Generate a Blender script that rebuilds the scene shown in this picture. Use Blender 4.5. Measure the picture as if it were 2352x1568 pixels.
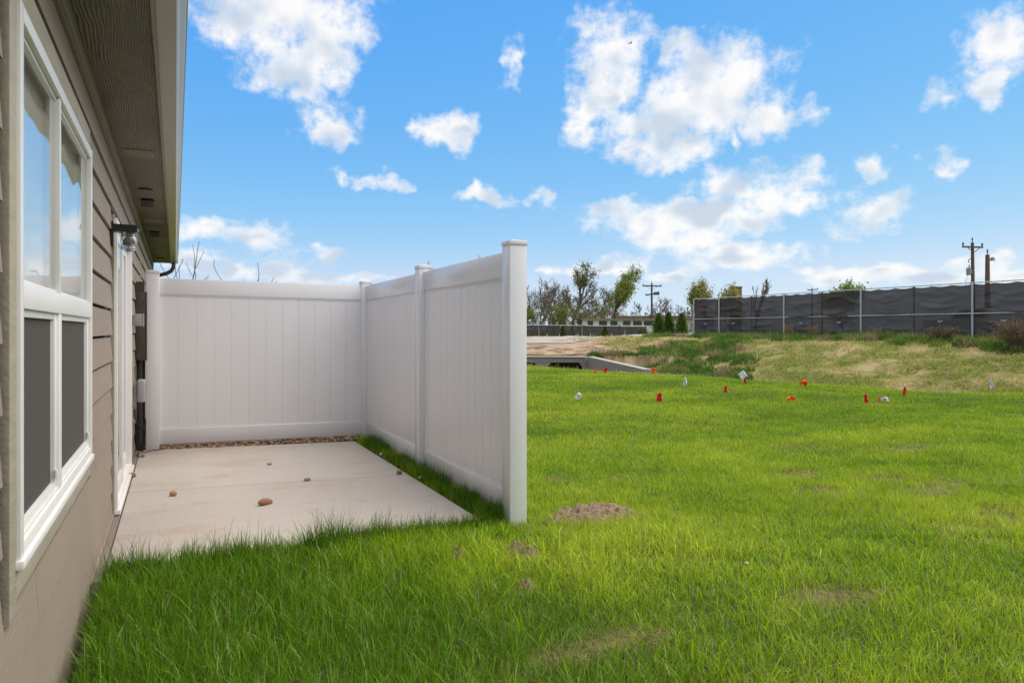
import bpy, bmesh, math, random
import numpy as np
from mathutils import Vector, Matrix

for o in list(bpy.data.objects): bpy.data.objects.remove(o)
scene = bpy.context.scene
COL = scene.collection
R = math.radians
random.seed(7)

# ------------------------------------------------------------------ camera
FPX, CXP, HYP, EYE = 1680.0, 1176.0, 757.0, 1.283          # focal length etc. measured on a 2352 px wide frame
TH = math.atan((CXP - 403.0) / FPX)
SN, CS = math.sin(TH), math.cos(TH)
cam_d = bpy.data.cameras.new('camera'); cam = bpy.data.objects.new('camera', cam_d); COL.objects.link(cam)
cam.location = (0, 0, EYE); cam.rotation_euler = (R(90), 0, -TH)
cam_d.sensor_width = 36.0; cam_d.lens = FPX / 2352.0 * 36.0
cam_d.shift_y = -(784.0 - HYP) / 2352.0
cam_d.clip_start = 0.05; cam_d.clip_end = 6000
scene.camera = cam
def P(x, y, Z):                                              # a measured point at depth Z
    u = (x - CXP) / FPX; v = (HYP - y) / FPX
    return Vector(((SN + u*CS)*Z, (CS - u*SN)*Z, EYE + v*Z))
def PG(x, y, z):                                             # a measured point on a level at height z
    return P(x, y, (z - EYE) * FPX / (HYP - y))
def PX(x, y, X):
    u = (x - CXP) / FPX
    return P(x, y, X / (SN + u*CS))

# ------------------------------------------------------------------ light and exposure
SUN_EL, SUN_AZ = R(58), R(102)                               # azimuth from +Y clockwise: over the lawn on the right, through thin cloud
sdir = Vector((math.sin(SUN_AZ)*math.cos(SUN_EL), math.cos(SUN_AZ)*math.cos(SUN_EL), math.sin(SUN_EL)))
sun_d = bpy.data.lights.new('sun', 'SUN'); sun_d.energy = 1.5; sun_d.angle = R(80); sun_d.color = (1.0, 0.90, 0.77)
sun = bpy.data.objects.new('sun', sun_d); COL.objects.link(sun); sun.location = (0, 0, 30)
sun.rotation_euler = sdir.to_track_quat('Z', 'Y').to_euler()
vs = scene.view_settings
vs.view_transform = 'Standard'; vs.look = 'None'; vs.gamma = 1.0; vs.use_curve_mapping = False
vs.exposure = 1.3
cy = scene.cycles
cy.max_bounces = 7; cy.diffuse_bounces = 3; cy.glossy_bounces = 3; cy.transmission_bounces = 5; cy.transparent_max_bounces = 8; cy.caustics_reflective = False; cy.caustics_refractive = False

world = bpy.data.worlds.new('World'); scene.world = world; world.use_nodes = True
wt = world.node_tree; wt.nodes.clear()
def N(t, kind, **kw):
    n = t.nodes.new(kind)
    for k, v in kw.items(): setattr(n, k, v)
    return n
def L(t, a, b): t.links.new(a, b)
def MATH(t, op, a=None, b=None, c=None, clamp=False):
    n = N(t, 'ShaderNodeMath', operation=op, use_clamp=clamp)
    for i, v in enumerate((a, b, c)):
        if v is None: continue
        if isinstance(v, (int, float)): n.inputs[i].default_value = v
        else: L(t, v, n.inputs[i])
    return n.outputs[0]
def VM(t, op, a=None, b=None, c=None):
    n = N(t, 'ShaderNodeVectorMath', operation=op)
    for i, v in enumerate((a, b, c)):
        if v is None: continue
        if isinstance(v, (tuple, list)): n.inputs[i].default_value = v
        else: L(t, v, n.inputs[i])
    return n.outputs['Value'] if op in ('LENGTH', 'DOT_PRODUCT') else n.outputs['Vector']

CLOUDS = [  # x, y, half width, half height, weight
 (640,20,200,75,1),(735,95,110,75,1),(690,175,105,55,1),(560,70,120,60,.85),(820,105,40,30,.7),
 (765,292,75,46,1),(800,310,40,28,1),(1030,298,48,50,1),(1180,150,30,42,.85),
 (1400,120,88,92,1),(1375,235,72,72,1),(1340,296,62,30,.9),(1640,205,150,105,1),(1560,258,120,62,1),(1790,275,88,52,1),(1820,300,40,22,.9),
 (1575,80,62,44,.75),(1535,120,40,50,.7),(1668,48,36,22,.6),(1500,285,120,40,.8),(1480,350,82,36,1),(1565,352,60,34,.95),(1540,320,60,40,.7),
 (1690,425,95,40,1),(1780,440,100,46,1),(1850,468,70,28,.9),
 (1500,512,145,48,1),(1610,500,130,48,1),(1700,505,90,34,.95),(1560,545,130,36,.9),(1700,585,150,30,1),(1800,580,90,26,.95),
 (1995,495,95,44,1),(2040,470,50,34,.9),(2010,385,44,36,1),(2165,378,58,38,1),(1868,375,28,20,.8),(1680,340,26,24,.6),
 (2300,110,110,66,1),(2250,130,60,50,.9),(2160,218,56,42,.9),(2285,215,60,40,.9),(2010,222,60,16,.5),
 (805,408,55,14,.8),(890,422,62,20,.95),(1090,455,48,26,1),(1238,464,40,26,1),(1175,468,26,16,.6),
 (470,520,70,30,1),(570,545,85,32,1),(740,577,56,20,.95),(668,606,32,17,1),(620,628,70,16,.9),(740,636,110,18,1),(840,640,70,14,.9),(490,612,78,26,1),(430,600,60,20,.9),
 (1380,612,110,20,.9),(1545,632,72,17,.9),(1255,612,50,14,.7),
 (1930,632,120,22,1),(2060,620,110,16,.9),(2120,640,150,20,.9),(2290,600,75,30,.9),(2330,630,90,26,.95),(2200,598,90,12,.7),
]
SKY_GRADE = ((.337, 1.317), (1.232, .608), (4.30, .08))
SKY = 0.076; SKY_ALT, SKY_AIR, SKY_DUST, SKY_OZONE = 0, 1.0, 0.0, 1.0
CLOUD_LIT = (.41, .405, .40, 1); CLOUD_SHADE = (.25, .285, .33, 1)
BLOBS = []
for (x, y, rx, ry, w) in CLOUDS:
    u = (x - CXP)/FPX; v = (HYP - y)/FPX
    BLOBS.append((TH + math.atan(u), math.atan(v/math.sqrt(1+u*u)), rx/FPX/(1+u*u)*1.12, ry/FPX/math.sqrt(1+u*u)*1.12, w))
def build_world():
    t = wt
    out = N(t, 'ShaderNodeOutputWorld'); tc = N(t, 'ShaderNodeTexCoord')
    d = tc.outputs['Generated']
    sky = N(t, 'ShaderNodeTexSky', sky_type='NISHITA', sun_disc=False, sun_elevation=SUN_EL, sun_rotation=SUN_AZ)
    sky.altitude = SKY_ALT; sky.air_density = SKY_AIR; sky.dust_density = SKY_DUST; sky.ozone_density = SKY_OZONE
    s3 = N(t, 'ShaderNodeSeparateColor'); L(t, sky.outputs[0], s3.inputs[0]); c3 = N(t, 'ShaderNodeCombineColor')
    gr = [MATH(t, 'MULTIPLY', MATH(t, 'POWER', s3.outputs[i], g), a) for i, (a, g) in enumerate(SKY_GRADE)]
    gr[0] = MATH(t, 'MINIMUM', gr[0], MATH(t, 'MULTIPLY', gr[1], .80)); gr[1] = MATH(t, 'MINIMUM', gr[1], MATH(t, 'MULTIPLY', gr[2], .86))
    for i in range(3): L(t, gr[i], c3.inputs[i])
    bg1 = N(t, 'ShaderNodeBackground'); L(t, c3.outputs[0], bg1.inputs[0]); bg1.inputs[1].default_value = SKY
    sp = N(t, 'ShaderNodeSeparateXYZ'); L(t, d, sp.inputs[0])
    az = MATH(t, 'ARCTAN2', sp.outputs[0], sp.outputs[1]); el = MATH(t, 'ARCSINE', sp.outputs[2])
    cb = N(t, 'ShaderNodeCombineXYZ'); L(t, az, cb.inputs[0]); L(t, el, cb.inputs[1])
    # flatter structure towards the horizon
    st = MATH(t, 'ADD', 1.0, MATH(t, 'DIVIDE', .16, MATH(t, 'ADD', MATH(t, 'ABSOLUTE', el), .07)))
    cb2 = N(t, 'ShaderNodeCombineXYZ'); L(t, az, cb2.inputs[0]); L(t, MATH(t, 'MULTIPLY', el, st), cb2.inputs[1])
    def noise(scale, detail, rough, off=(0., 0.)):
        n = N(t, 'ShaderNodeTexNoise', noise_dimensions='2D'); n.inputs['Scale'].default_value = scale; n.inputs['Detail'].default_value = detail; n.inputs['Roughness'].default_value = rough
        L(t, VM(t, 'ADD', cb2.outputs[0], (off[0], off[1], 0)), n.inputs['Vector']); return n
    fb = noise(22, 5, .66, (1.1, .77)); fine = MATH(t, 'MULTIPLY', MATH(t, 'SUBTRACT', fb.outputs[0], .5), 1.6)
    sa, sb = noise(10, 2, .55, (5.1, 2.2)), noise(10, 2, .55, (5.1-.010, 2.2+.045))
    def cloud(F):                                            # white tops, greyer where the cloud above is thicker
        mr = N(t, 'ShaderNodeMapRange', interpolation_type='SMOOTHSTEP'); L(t, MATH(t, 'ADD', F, fine), mr.inputs[0])
        mr.inputs[1].default_value = -.16; mr.inputs[2].default_value = .72; mr.inputs[3].default_value = 0; mr.inputs[4].default_value = .97
        sh = MATH(t, 'MULTIPLY', MATH(t, 'SUBTRACT', sb.outputs[0], sa.outputs[0]), 2.6)
        sh = MATH(t, 'ADD', sh, MATH(t, 'MULTIPLY', MATH(t, 'ADD', F, MATH(t, 'MULTIPLY', fine, .35)), .80))
        ms = N(t, 'ShaderNodeMapRange', interpolation_type='SMOOTHSTEP'); L(t, sh, ms.inputs[0])
        ms.inputs[1].default_value = .22; ms.inputs[2].default_value = 1.0; ms.inputs[3].default_value = 0; ms.inputs[4].default_value = 1
        mix = N(t, 'ShaderNodeMix', data_type='RGBA'); L(t, ms.outputs[0], mix.inputs[0])
        mix.inputs[6].default_value = CLOUD_LIT; mix.inputs[7].default_value = CLOUD_SHADE
        bg2 = N(t, 'ShaderNodeBackground'); L(t, mix.outputs[2], bg2.inputs[0]); bg2.inputs[1].default_value = 1.0
        ml = N(t, 'ShaderNodeMixShader'); L(t, mr.outputs[0], ml.inputs[0]); L(t, bg1.outputs[0], ml.inputs[1]); L(t, bg2.outputs[0], ml.inputs[2])
        return ml.outputs[0]
    wn = noise(12, 3, .62)
    wsp = N(t, 'ShaderNodeSeparateXYZ'); L(t, wn.outputs['Color'], wsp.inputs[0])
    az_w = MATH(t, 'ADD', az, MATH(t, 'MULTIPLY', MATH(t, 'SUBTRACT', wsp.outputs[0], .5), .10)); el_w = MATH(t, 'ADD', el, MATH(t, 'MULTIPLY', MATH(t, 'SUBTRACT', wsp.outputs[1], .5), MATH(t, 'MINIMUM', MATH(t, 'MULTIPLY', el, .35), .06)))
    # the clouds in view: the blobs above tabulated as curves over azimuth, one curve per band of elevation
    NB = 36; A0, A1 = TH-.70, TH+.70; bands = np.array([.0 + .47*(k/(NB-1))**1.5 for k in range(NB)]); xs_ = np.linspace(0, 1, 90)
    def fld(a, e): return max(1 - math.hypot((a-b[0])/b[2], (e-b[1])/b[3]) - (1-b[4])*.9 for b in BLOBS)
    xa = MATH(t, 'DIVIDE', MATH(t, 'SUBTRACT', az_w, A0), A1-A0, clamp=True)
    ks = MATH(t, 'MULTIPLY', MATH(t, 'POWER', MATH(t, 'DIVIDE', MATH(t, 'MAXIMUM', el_w, 0.0), .47), 1/1.5), NB-1)
    kc = N(t, 'ShaderNodeCombineXYZ'); xc = N(t, 'ShaderNodeCombineXYZ')
    for i in range(3): L(t, ks, kc.inputs[i]); L(t, xa, xc.inputs[i])
    tot = None
    for k in range(0, NB, 3):
        cv = N(t, 'ShaderNodeRGBCurve'); L(t, xc.outputs[0], cv.inputs['Color'])
        for c in range(3):
            cu = cv.mapping.curves[c]; vals = [min(max((fld(A0+(A1-A0)*x, bands[k+c])+1)/2, 0), 1) for x in xs_]
            cu.points[0].location = (0, vals[0]); cu.points[1].location = (1, vals[-1])
            for x, v in zip(xs_[1:-1], vals[1:-1]): cu.points.new(x, v)
            for q in cu.points: q.handle_type = 'VECTOR'
        cv.mapping.use_clip = True; cv.mapping.update()
        w3 = VM(t, 'MAXIMUM', VM(t, 'MULTIPLY_ADD', VM(t, 'ABSOLUTE', VM(t, 'SUBTRACT', kc.outputs[0], (k, k+1, k+2))), (-1,-1,-1), (1,1,1)), (0,0,0))
        q = VM(t, 'DOT_PRODUCT', cv.outputs[0], w3)
        tot = q if tot is None else MATH(t, 'ADD', tot, q)
    inside_ = MATH(t, 'MULTIPLY_ADD', tot, 2.0, -1.0)
    # clouds of the same kind round the rest of the sky
    gn = noise(3.1, 4, .58, (3.7, 2.6))
    outside_ = MATH(t, 'MULTIPLY', MATH(t, 'SUBTRACT', gn.outputs[0], .36), 4.5)
    daz = MATH(t, 'ABSOLUTE', MATH(t, 'SUBTRACT', az, TH))
    inn = MATH(t, 'MAXIMUM', MATH(t, 'MULTIPLY', MATH(t, 'SUBTRACT', daz, .66), 9, clamp=True), MATH(t, 'MULTIPLY', MATH(t, 'SUBTRACT', el, .45), 9, clamp=True))
    mf = N(t, 'ShaderNodeMix', data_type='FLOAT'); L(t, inn, mf.inputs[0]); L(t, inside_, mf.inputs[2]); L(t, outside_, mf.inputs[3])
    L(t, cloud(mf.outputs[0]), out.inputs[0])
build_world()

# ------------------------------------------------------------------ helpers
def link(name, me, mat=None, parent=None, loc=None):
    o = bpy.data.objects.new(name, me); COL.objects.link(o)
    if mat is not None and me is not None and len(me.materials) == 0: me.materials.append(mat)
    if parent is not None: o.parent = parent
    if loc is not None: o.location = loc
    return o
def empty(name, loc=(0,0,0), rotz=0):
    o = bpy.data.objects.new(name, None); COL.objects.link(o); o.location = loc; o.rotation_euler = (0,0,rotz); o.empty_display_size = .1; return o
def tag(o, label, cat, group=None, kind=None):
    o['label'] = label; o['category'] = cat
    if group: o['group'] = group
    if kind: o['kind'] = kind
    return o
def struct(o, label=None, cat=None):
    o['kind'] = 'structure'
    if label: o['label'] = label; o['category'] = cat
    return o
def mesh(name, v, f, smooth=False):
    me = bpy.data.meshes.new(name); me.from_pydata([tuple(q) for q in v], [], f); me.update()
    if smooth:
        for p_ in me.polygons: p_.use_smooth = True
    return me
def npmesh(name, V, F3=None, F4=None, attrs=None, smooth=False):
    me = bpy.data.meshes.new(name); V = np.asarray(V, np.float32)
    me.vertices.add(len(V)); me.vertices.foreach_set('co', V.ravel())
    idx = []; st = []; n = 0
    if F4 is not None and len(F4):
        idx.append(np.asarray(F4, np.int32).ravel()); st.append(np.arange(len(F4))*4); n = len(F4)*4
    if F3 is not None and len(F3):
        idx.append(np.asarray(F3, np.int32).ravel()); st.append(n + np.arange(len(F3))*3)
    idx = np.concatenate(idx); st = np.concatenate(st).astype(np.int32)
    me.loops.add(len(idx)); me.loops.foreach_set('vertex_index', idx)
    me.polygons.add(len(st)); me.polygons.foreach_set('loop_start', st)
    if smooth: me.polygons.foreach_set('use_smooth', np.ones(len(st), bool))
    for k, a in (attrs or {}).items():
        if a.ndim == 1:
            at = me.attributes.new(k, 'FLOAT', 'POINT'); at.data.foreach_set('value', a.astype(np.float32))
        else:
            at = me.attributes.new(k, 'FLOAT_COLOR', 'POINT'); at.data.foreach_set('color', a.astype(np.float32).ravel())
    me.update(calc_edges=True)
    return me
BOXF = [(0,3,2,1),(4,5,6,7),(0,1,5,4),(1,2,6,5),(2,3,7,6),(3,0,4,7)]
def boxv(x0,x1,y0,y1,z0,z1): return [(x0,y0,z0),(x1,y0,z0),(x1,y1,z0),(x0,y1,z0),(x0,y0,z1),(x1,y0,z1),(x1,y1,z1),(x0,y1,z1)]
def bevel_me(me, w, seg=2):
    bm = bmesh.new(); bm.from_mesh(me)
    bmesh.ops.bevel(bm, geom=bm.edges[:], offset=w, segments=seg, affect='EDGES', profile=.5)
    bm.to_mesh(me); bm.free()
    for p_ in me.polygons: p_.use_smooth = True
    me.set_sharp_from_angle(angle=R(40))
def box(name, x0,x1,y0,y1,z0,z1, mat, parent=None, bev=0, tf=None):
    vv = boxv(x0,x1,y0,y1,z0,z1)
    if tf: vv = [tf(*q) for q in vv]
    me = mesh(name, vv, BOXF)
    if bev: bevel_me(me, bev)
    return link(name, me, mat, parent)
class MB:
    def __init__(s): s.v = []; s.f = []
    def box(s, x0,x1,y0,y1,z0,z1):
        b = len(s.v); s.v += boxv(x0,x1,y0,y1,z0,z1); s.f += [tuple(i+b for i in q) for q in BOXF]; return s
    def tube(s, pts, rad, n=8, cap=True):
        pts = [Vector(q) for q in pts]
        if not hasattr(rad, '__len__'): rad = [rad]*len(pts)
        b = len(s.v); ref = None
        for i, q in enumerate(pts):
            d = (pts[min(i+1,len(pts)-1)] - pts[max(i-1,0)]).normalized()
            if ref is None: ref = d.orthogonal().normalized()
            ref = (ref - d*ref.dot(d)).normalized(); bi = d.cross(ref)
            for k in range(n):
                a = 2*math.pi*k/n; s.v.append(tuple(q + (ref*math.cos(a) + bi*math.sin(a))*rad[i]))
        for i in range(len(pts)-1):
            for k in range(n):
                k2 = (k+1)%n; s.f.append((b+i*n+k, b+i*n+k2, b+(i+1)*n+k2, b+(i+1)*n+k))
        if cap:
            s.f.append(tuple(b+k for k in reversed(range(n)))); e = b+(len(pts)-1)*n; s.f.append(tuple(e+k for k in range(n)))
        return s
    def prism(s, poly, a0, a1, axis='y'):                    # poly of 2-D points swept along an axis
        b = len(s.v); n = len(poly)
        for a in (a0, a1):
            for (p_, q) in poly: s.v.append((p_, a, q) if axis == 'y' else ((a, p_, q) if axis == 'x' else (p_, q, a)))
        s.f.append(tuple(b+i for i in range(n))); s.f.append(tuple(b+n+i for i in reversed(range(n))))
        for i in range(n): j = (i+1)%n; s.f.append((b+i, b+n+i, b+n+j, b+j))
        return s
    def build(s, name, mat, parent=None, smooth=False, loc=None):
        me = mesh(name, s.v, s.f, smooth)
        bm = bmesh.new(); bm.from_mesh(me); bmesh.ops.recalc_face_normals(bm, faces=bm.faces[:]); bm.to_mesh(me); bm.free()
        if smooth: me.set_sharp_from_angle(angle=R(42))
        return link(name, me, mat, parent, loc)

# numpy value noise
def vnoise(x, y, seed=0):
    xi = np.floor(x).astype(np.int64); yi = np.floor(y).astype(np.int64); fx = x-xi; fy = y-yi
    def h(a, b):
        n = (a*374761393 + b*668265263 + seed*1442695041) & 0xffffffff
        n = ((n ^ (n >> 13))*1274126177) & 0xffffffff
        return ((n ^ (n >> 16)) & 0xffff)/65535.
    fx = fx*fx*(3-2*fx); fy = fy*fy*(3-2*fy)
    return (h(xi,yi)*(1-fx)+h(xi+1,yi)*fx)*(1-fy) + (h(xi,yi+1)*(1-fx)+h(xi+1,yi+1)*fx)*fy
def fbm(x, y, seed=0, oct=4):
    r = 0; a = .5
    for i in range(oct): r = r + a*vnoise(x*2**i+i*17.3, y*2**i-i*9.1, seed+i); a *= .5
    return r/(1-.5**oct)
def sst(a, b, x):
    t = np.clip((x-a)/(b-a), 0, 1); return t*t*(3-2*t)

# ------------------------------------------------------------------ materials
def mat(name, col, rough=.6, spec=.5, metal=0., var=0., vscale=8., bump=0., bscale=60., stretch=(1,1,1), coord='Object', sub=None, detail=5):
    m = bpy.data.materials.new(name); m.use_nodes = True; t = m.node_tree; b = t.nodes['Principled BSDF']
    b.inputs['Base Color'].default_value = (*col, 1); b.inputs['Roughness'].default_value = rough
    b.inputs['Specular IOR Level'].default_value = spec; b.inputs['Metallic'].default_value = metal
    if var or bump:
        tc = N(t, 'ShaderNodeTexCoord'); v = VM(t, 'MULTIPLY', tc.outputs[coord], stretch)
        if var:
            n = N(t, 'ShaderNodeTexNoise'); n.inputs['Scale'].default_value = vscale; n.inputs['Detail'].default_value = detail; L(t, v, n.inputs['Vector'])
            r = N(t, 'ShaderNodeMapRange'); L(t, n.outputs[0], r.inputs[0]); r.inputs[1].default_value = .3; r.inputs[2].default_value = .7
            r.inputs[3].default_value = 1-var; r.inputs[4].default_value = 1+var
            x = VM(t, 'SCALE', None); nn = t.nodes[-1]; nn.inputs[0].default_value = col; L(t, r.outputs[0], nn.inputs['Scale'])
            L(t, x, b.inputs['Base Color'])
        if bump:
            n = N(t, 'ShaderNodeTexNoise'); n.inputs['Scale'].default_value = bscale; n.inputs['Detail'].default_value = 4; L(t, v, n.inputs['Vector'])
            bp = N(t, 'ShaderNodeBump'); bp.inputs['Strength'].default_value = bump; bp.inputs['Distance'].default_value = .004; L(t, n.outputs[0], bp.inputs['Height'])
            L(t, bp.outputs[0], b.inputs['Normal'])
    return m
M = {}
M['vinyl'] = mat('white_vinyl', (.785,.765,.77), .22, .5, var=.018, vscale=3, stretch=(1,1,.15))
M['frame'] = mat('white_frame', (.82,.80,.775), .35, .5, var=.02, vscale=6)
M['siding_back'] = mat('gap_shade_backing', (.045,.038,.032), .9)  # dark backing that paints shade into the siding gaps
M['trim'] = mat('trim_paint', (.42,.37,.29), .75, .3, var=.09, vscale=30, bump=.5, bscale=80, stretch=(1,.2,1))
M['fascia'] = mat('fascia_paint', (.33,.29,.235), .55, .4, var=.05, vscale=5)
M['gutter'] = mat('gutter_metal', (.40,.355,.31), .28, .5, var=.03, vscale=4)
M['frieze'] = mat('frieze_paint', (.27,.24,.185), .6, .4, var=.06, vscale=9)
M['brown_metal'] = mat('brown_enamel', (.070,.058,.048), .42, .5, var=.08, vscale=10)
M['grey_plastic'] = mat('grey_plastic', (.36,.365,.375), .45, .5, var=.04, vscale=20)
M['black'] = mat('black_enamel', (.014,.013,.013), .35, .5)
M['cable'] = mat('black_cable', (.012,.012,.012), .5)
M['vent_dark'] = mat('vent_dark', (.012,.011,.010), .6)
M['shingle'] = mat('roof_shingle', (.07,.065,.06), .9, .2, var=.3, vscale=30)
M['matte_white'] = mat('added_white_sheet', (.86,.85,.84), .8)  # white of the sheets added behind the glass, and of the bulb
M['galv'] = mat('galvanised_steel', (.50,.51,.52), .42, .5, metal=.25, var=.10, vscale=12)
M['pole_wood'] = mat('weathered_pole', (.13,.090,.062), .9, .2, var=.25, vscale=6, stretch=(4,4,.4))
M['pole_grey'] = mat('dark_pole', (.10,.088,.075), .9, .2, var=.25, vscale=6, stretch=(4,4,.4))
M['insul'] = mat('insulator', (.05,.04,.04), .3)
M['transf'] = mat('transformer_grey', (.22,.23,.24), .5)
M['bark'] = mat('bark', (.125,.098,.074), .95, .1, var=.3, vscale=4, stretch=(1,1,.3))
M['bark_light'] = mat('bark_pale', (.13,.105,.078), .95, .1, var=.3, vscale=4)
M['twig'] = mat('twig', (.20,.160,.125), .95, .1)
M['twig_red'] = mat('sapling_twig', (.15,.095,.065), .95, .1)
M['dry'] = mat('dry_stalk', (.30,.205,.12), .95, .1, var=.2, vscale=20)
M['dry_grey'] = mat('dry_brush', (.20,.145,.10), .95, .1, var=.2, vscale=20)
M['white_wall'] = mat('white_paint_wall', (.74,.76,.80), .8, .3, var=.05, vscale=.5)
M['bld_roof'] = mat('flat_roof', (.24,.20,.155), .9, .2, var=.15, vscale=1)
M['bld_brown'] = mat('brown_parapet', (.20,.13,.085), .9, .2, var=.15, vscale=1)
M['dark_glass'] = mat('dark_window', (.055,.055,.065), .2, .5)
M['pale_glass'] = mat('pale_window', (.42,.40,.34), .4, .5)
M['mullion'] = mat('window_brown', (.09,.07,.06), .6)
M['brick'] = mat('chimney_brick', (.21,.115,.075), .9, .2, var=.2, vscale=3)
M['stake'] = mat('pale_stake', (.62,.58,.50), .8)
M['mulch'] = mat('mulch', (.16,.085,.05), .95, .1, var=.3, vscale=12)
M['wire'] = mat('flag_wire', (.10,.085,.08), .5)
M['tyre'] = mat('tyre', (.015,.015,.015), .8)
M['truck'] = mat('truck_paint', (.62,.63,.66), .35)
M['truck_glass'] = mat('truck_glass', (.05,.055,.06), .1)
M['post_wrap'] = mat('screen_tie', (.02,.02,.02), .8)  # black wrapping of the intermediate posts
M['bird'] = mat('bird', (.02,.02,.02), .8)
def cloth(name, c):
    m = mat(name, c, .55, .3); t = m.node_tree; b = t.nodes['Principled BSDF']
    tr = N(t, 'ShaderNodeBsdfTranslucent'); tr.inputs[0].default_value = (*c, 1)
    mx = N(t, 'ShaderNodeMixShader'); mx.inputs[0].default_value = .35
    L(t, b.outputs[0], mx.inputs[1]); L(t, tr.outputs[0], mx.inputs[2]); L(t, mx.outputs[0], t.nodes['Material Output'].inputs[0]); return m
M['flag_red'] = cloth('flag_red', (.85,.012,.045)); M['flag_orange'] = cloth('flag_orange', (.95,.19,.015)); M['flag_white'] = cloth('flag_white', (.84,.83,.83))

def siding_mat(name, col, freq, swirl, streak, bumps, grain_w):
    m = bpy.data.materials.new(name); m.use_nodes = True; t = m.node_tree; b = t.nodes['Principled BSDF']
    tc = N(t, 'ShaderNodeTexCoord'); oi = N(t, 'ShaderNodeObjectInfo'); o = tc.outputs['Object']
    k = N(t, 'ShaderNodeCombineXYZ'); L(t, MATH(t, 'MULTIPLY', oi.outputs['Random'], 40), k.inputs[1])
    def nz(sc, det, st, rough=.5):
        n = N(t, 'ShaderNodeTexNoise'); n.inputs['Scale'].default_value = sc; n.inputs['Detail'].default_value = det; n.inputs['Roughness'].default_value = rough
        L(t, VM(t, 'ADD', VM(t, 'MULTIPLY', o, st), k.outputs[0]), n.inputs['Vector']); return n.outputs[0]
    sp = N(t, 'ShaderNodeSeparateXYZ'); L(t, o, sp.inputs[0])
    across = MATH(t, 'ADD', sp.outputs[0], sp.outputs[2])
    ph = MATH(t, 'ADD', MATH(t, 'MULTIPLY', across, freq*6.283), MATH(t, 'MULTIPLY', nz(2.2, 3, (2.2, .55, 2.2)), swirl))
    w = MATH(t, 'ADD', MATH(t, 'MULTIPLY', MATH(t, 'SINE', ph), .5), .5)
    fine = nz(150, 3, (1, .06, 1)); gate = nz(5, 2, (1, .3, 1))
    h = MATH(t, 'ADD', MATH(t, 'MULTIPLY', MATH(t, 'MULTIPLY', w, gate), grain_w), MATH(t, 'MULTIPLY', fine, 1-grain_w*.5))
    blot = nz(2.2, 6, (1, 1, 1), .6)
    s_ = MATH(t, 'ADD', MATH(t, 'MULTIPLY', MATH(t, 'SUBTRACT', h, .5), streak), MATH(t, 'MULTIPLY', MATH(t, 'SUBTRACT', blot, .5), .24))
    s_ = MATH(t, 'ADD', s_, MATH(t, 'MULTIPLY', MATH(t, 'SUBTRACT', oi.outputs['Random'], .5), .08)); s_ = MATH(t, 'ADD', s_, 1.0)
    x = VM(t, 'SCALE'); nn = t.nodes[-1]; nn.inputs[0].default_value = col; L(t, s_, nn.inputs['Scale']); L(t, x, b.inputs['Base Color'])
    b.inputs['Roughness'].default_value = .66; b.inputs['Specular IOR Level'].default_value = .3
    bp = N(t, 'ShaderNodeBump'); bp.inputs['Strength'].default_value = bumps; bp.inputs['Distance'].default_value = .003; L(t, h, bp.inputs['Height']); L(t, bp.outputs[0], b.inputs['Normal'])
    return m
M['siding'] = siding_mat('siding_taupe', (.315,.252,.198), 60, 26, .16, .4, .35)
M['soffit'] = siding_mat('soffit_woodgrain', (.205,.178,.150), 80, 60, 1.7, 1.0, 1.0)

def glass_mat():
    m = bpy.data.materials.new('window_glass'); m.use_nodes = True; t = m.node_tree; t.nodes.remove(t.nodes['Principled BSDF'])
    g = N(t, 'ShaderNodeBsdfGlossy'); g.inputs['Roughness'].default_value = .015; g.inputs[0].default_value = (1,1,1,1)
    tr = N(t, 'ShaderNodeBsdfTransparent'); tr.inputs[0].default_value = (.93,.94,.93,1)
    lw = N(t, 'ShaderNodeLayerWeight'); lw.inputs[0].default_value = .5
    fres = MATH(t, 'ADD', MATH(t, 'MULTIPLY', MATH(t, 'POWER', lw.outputs['Facing'], 5), .96), .04)
    tc = N(t, 'ShaderNodeTexCoord'); n = N(t, 'ShaderNodeTexNoise'); n.inputs['Scale'].default_value = 2.6; n.inputs['Detail'].default_value = 1; L(t, tc.outputs['Object'], n.inputs['Vector'])
    bp = N(t, 'ShaderNodeBump'); bp.inputs['Strength'].default_value = .10; bp.inputs['Distance'].default_value = .02; L(t, n.outputs[0], bp.inputs['Height']); L(t, bp.outputs[0], g.inputs['Normal'])
    mx = N(t, 'ShaderNodeMixShader'); L(t, fres, mx.inputs[0]); L(t, tr.outputs[0], mx.inputs[1]); L(t, g.outputs[0], mx.inputs[2])
    L(t, mx.outputs[0], t.nodes['Material Output'].inputs[0]); return m
M['glass'] = glass_mat()
def jar_mat():
    m = bpy.data.materials.new('jar_glass'); m.use_nodes = True; t = m.node_tree; b = t.nodes['Principled BSDF']
    b.inputs['Base Color'].default_value = (.9,.93,.91,1); b.inputs['Roughness'].default_value = .08; b.inputs['IOR'].default_value = 1.45; b.inputs['Transmission Weight'].default_value = .85
    return m
M['jar'] = jar_mat()
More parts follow.
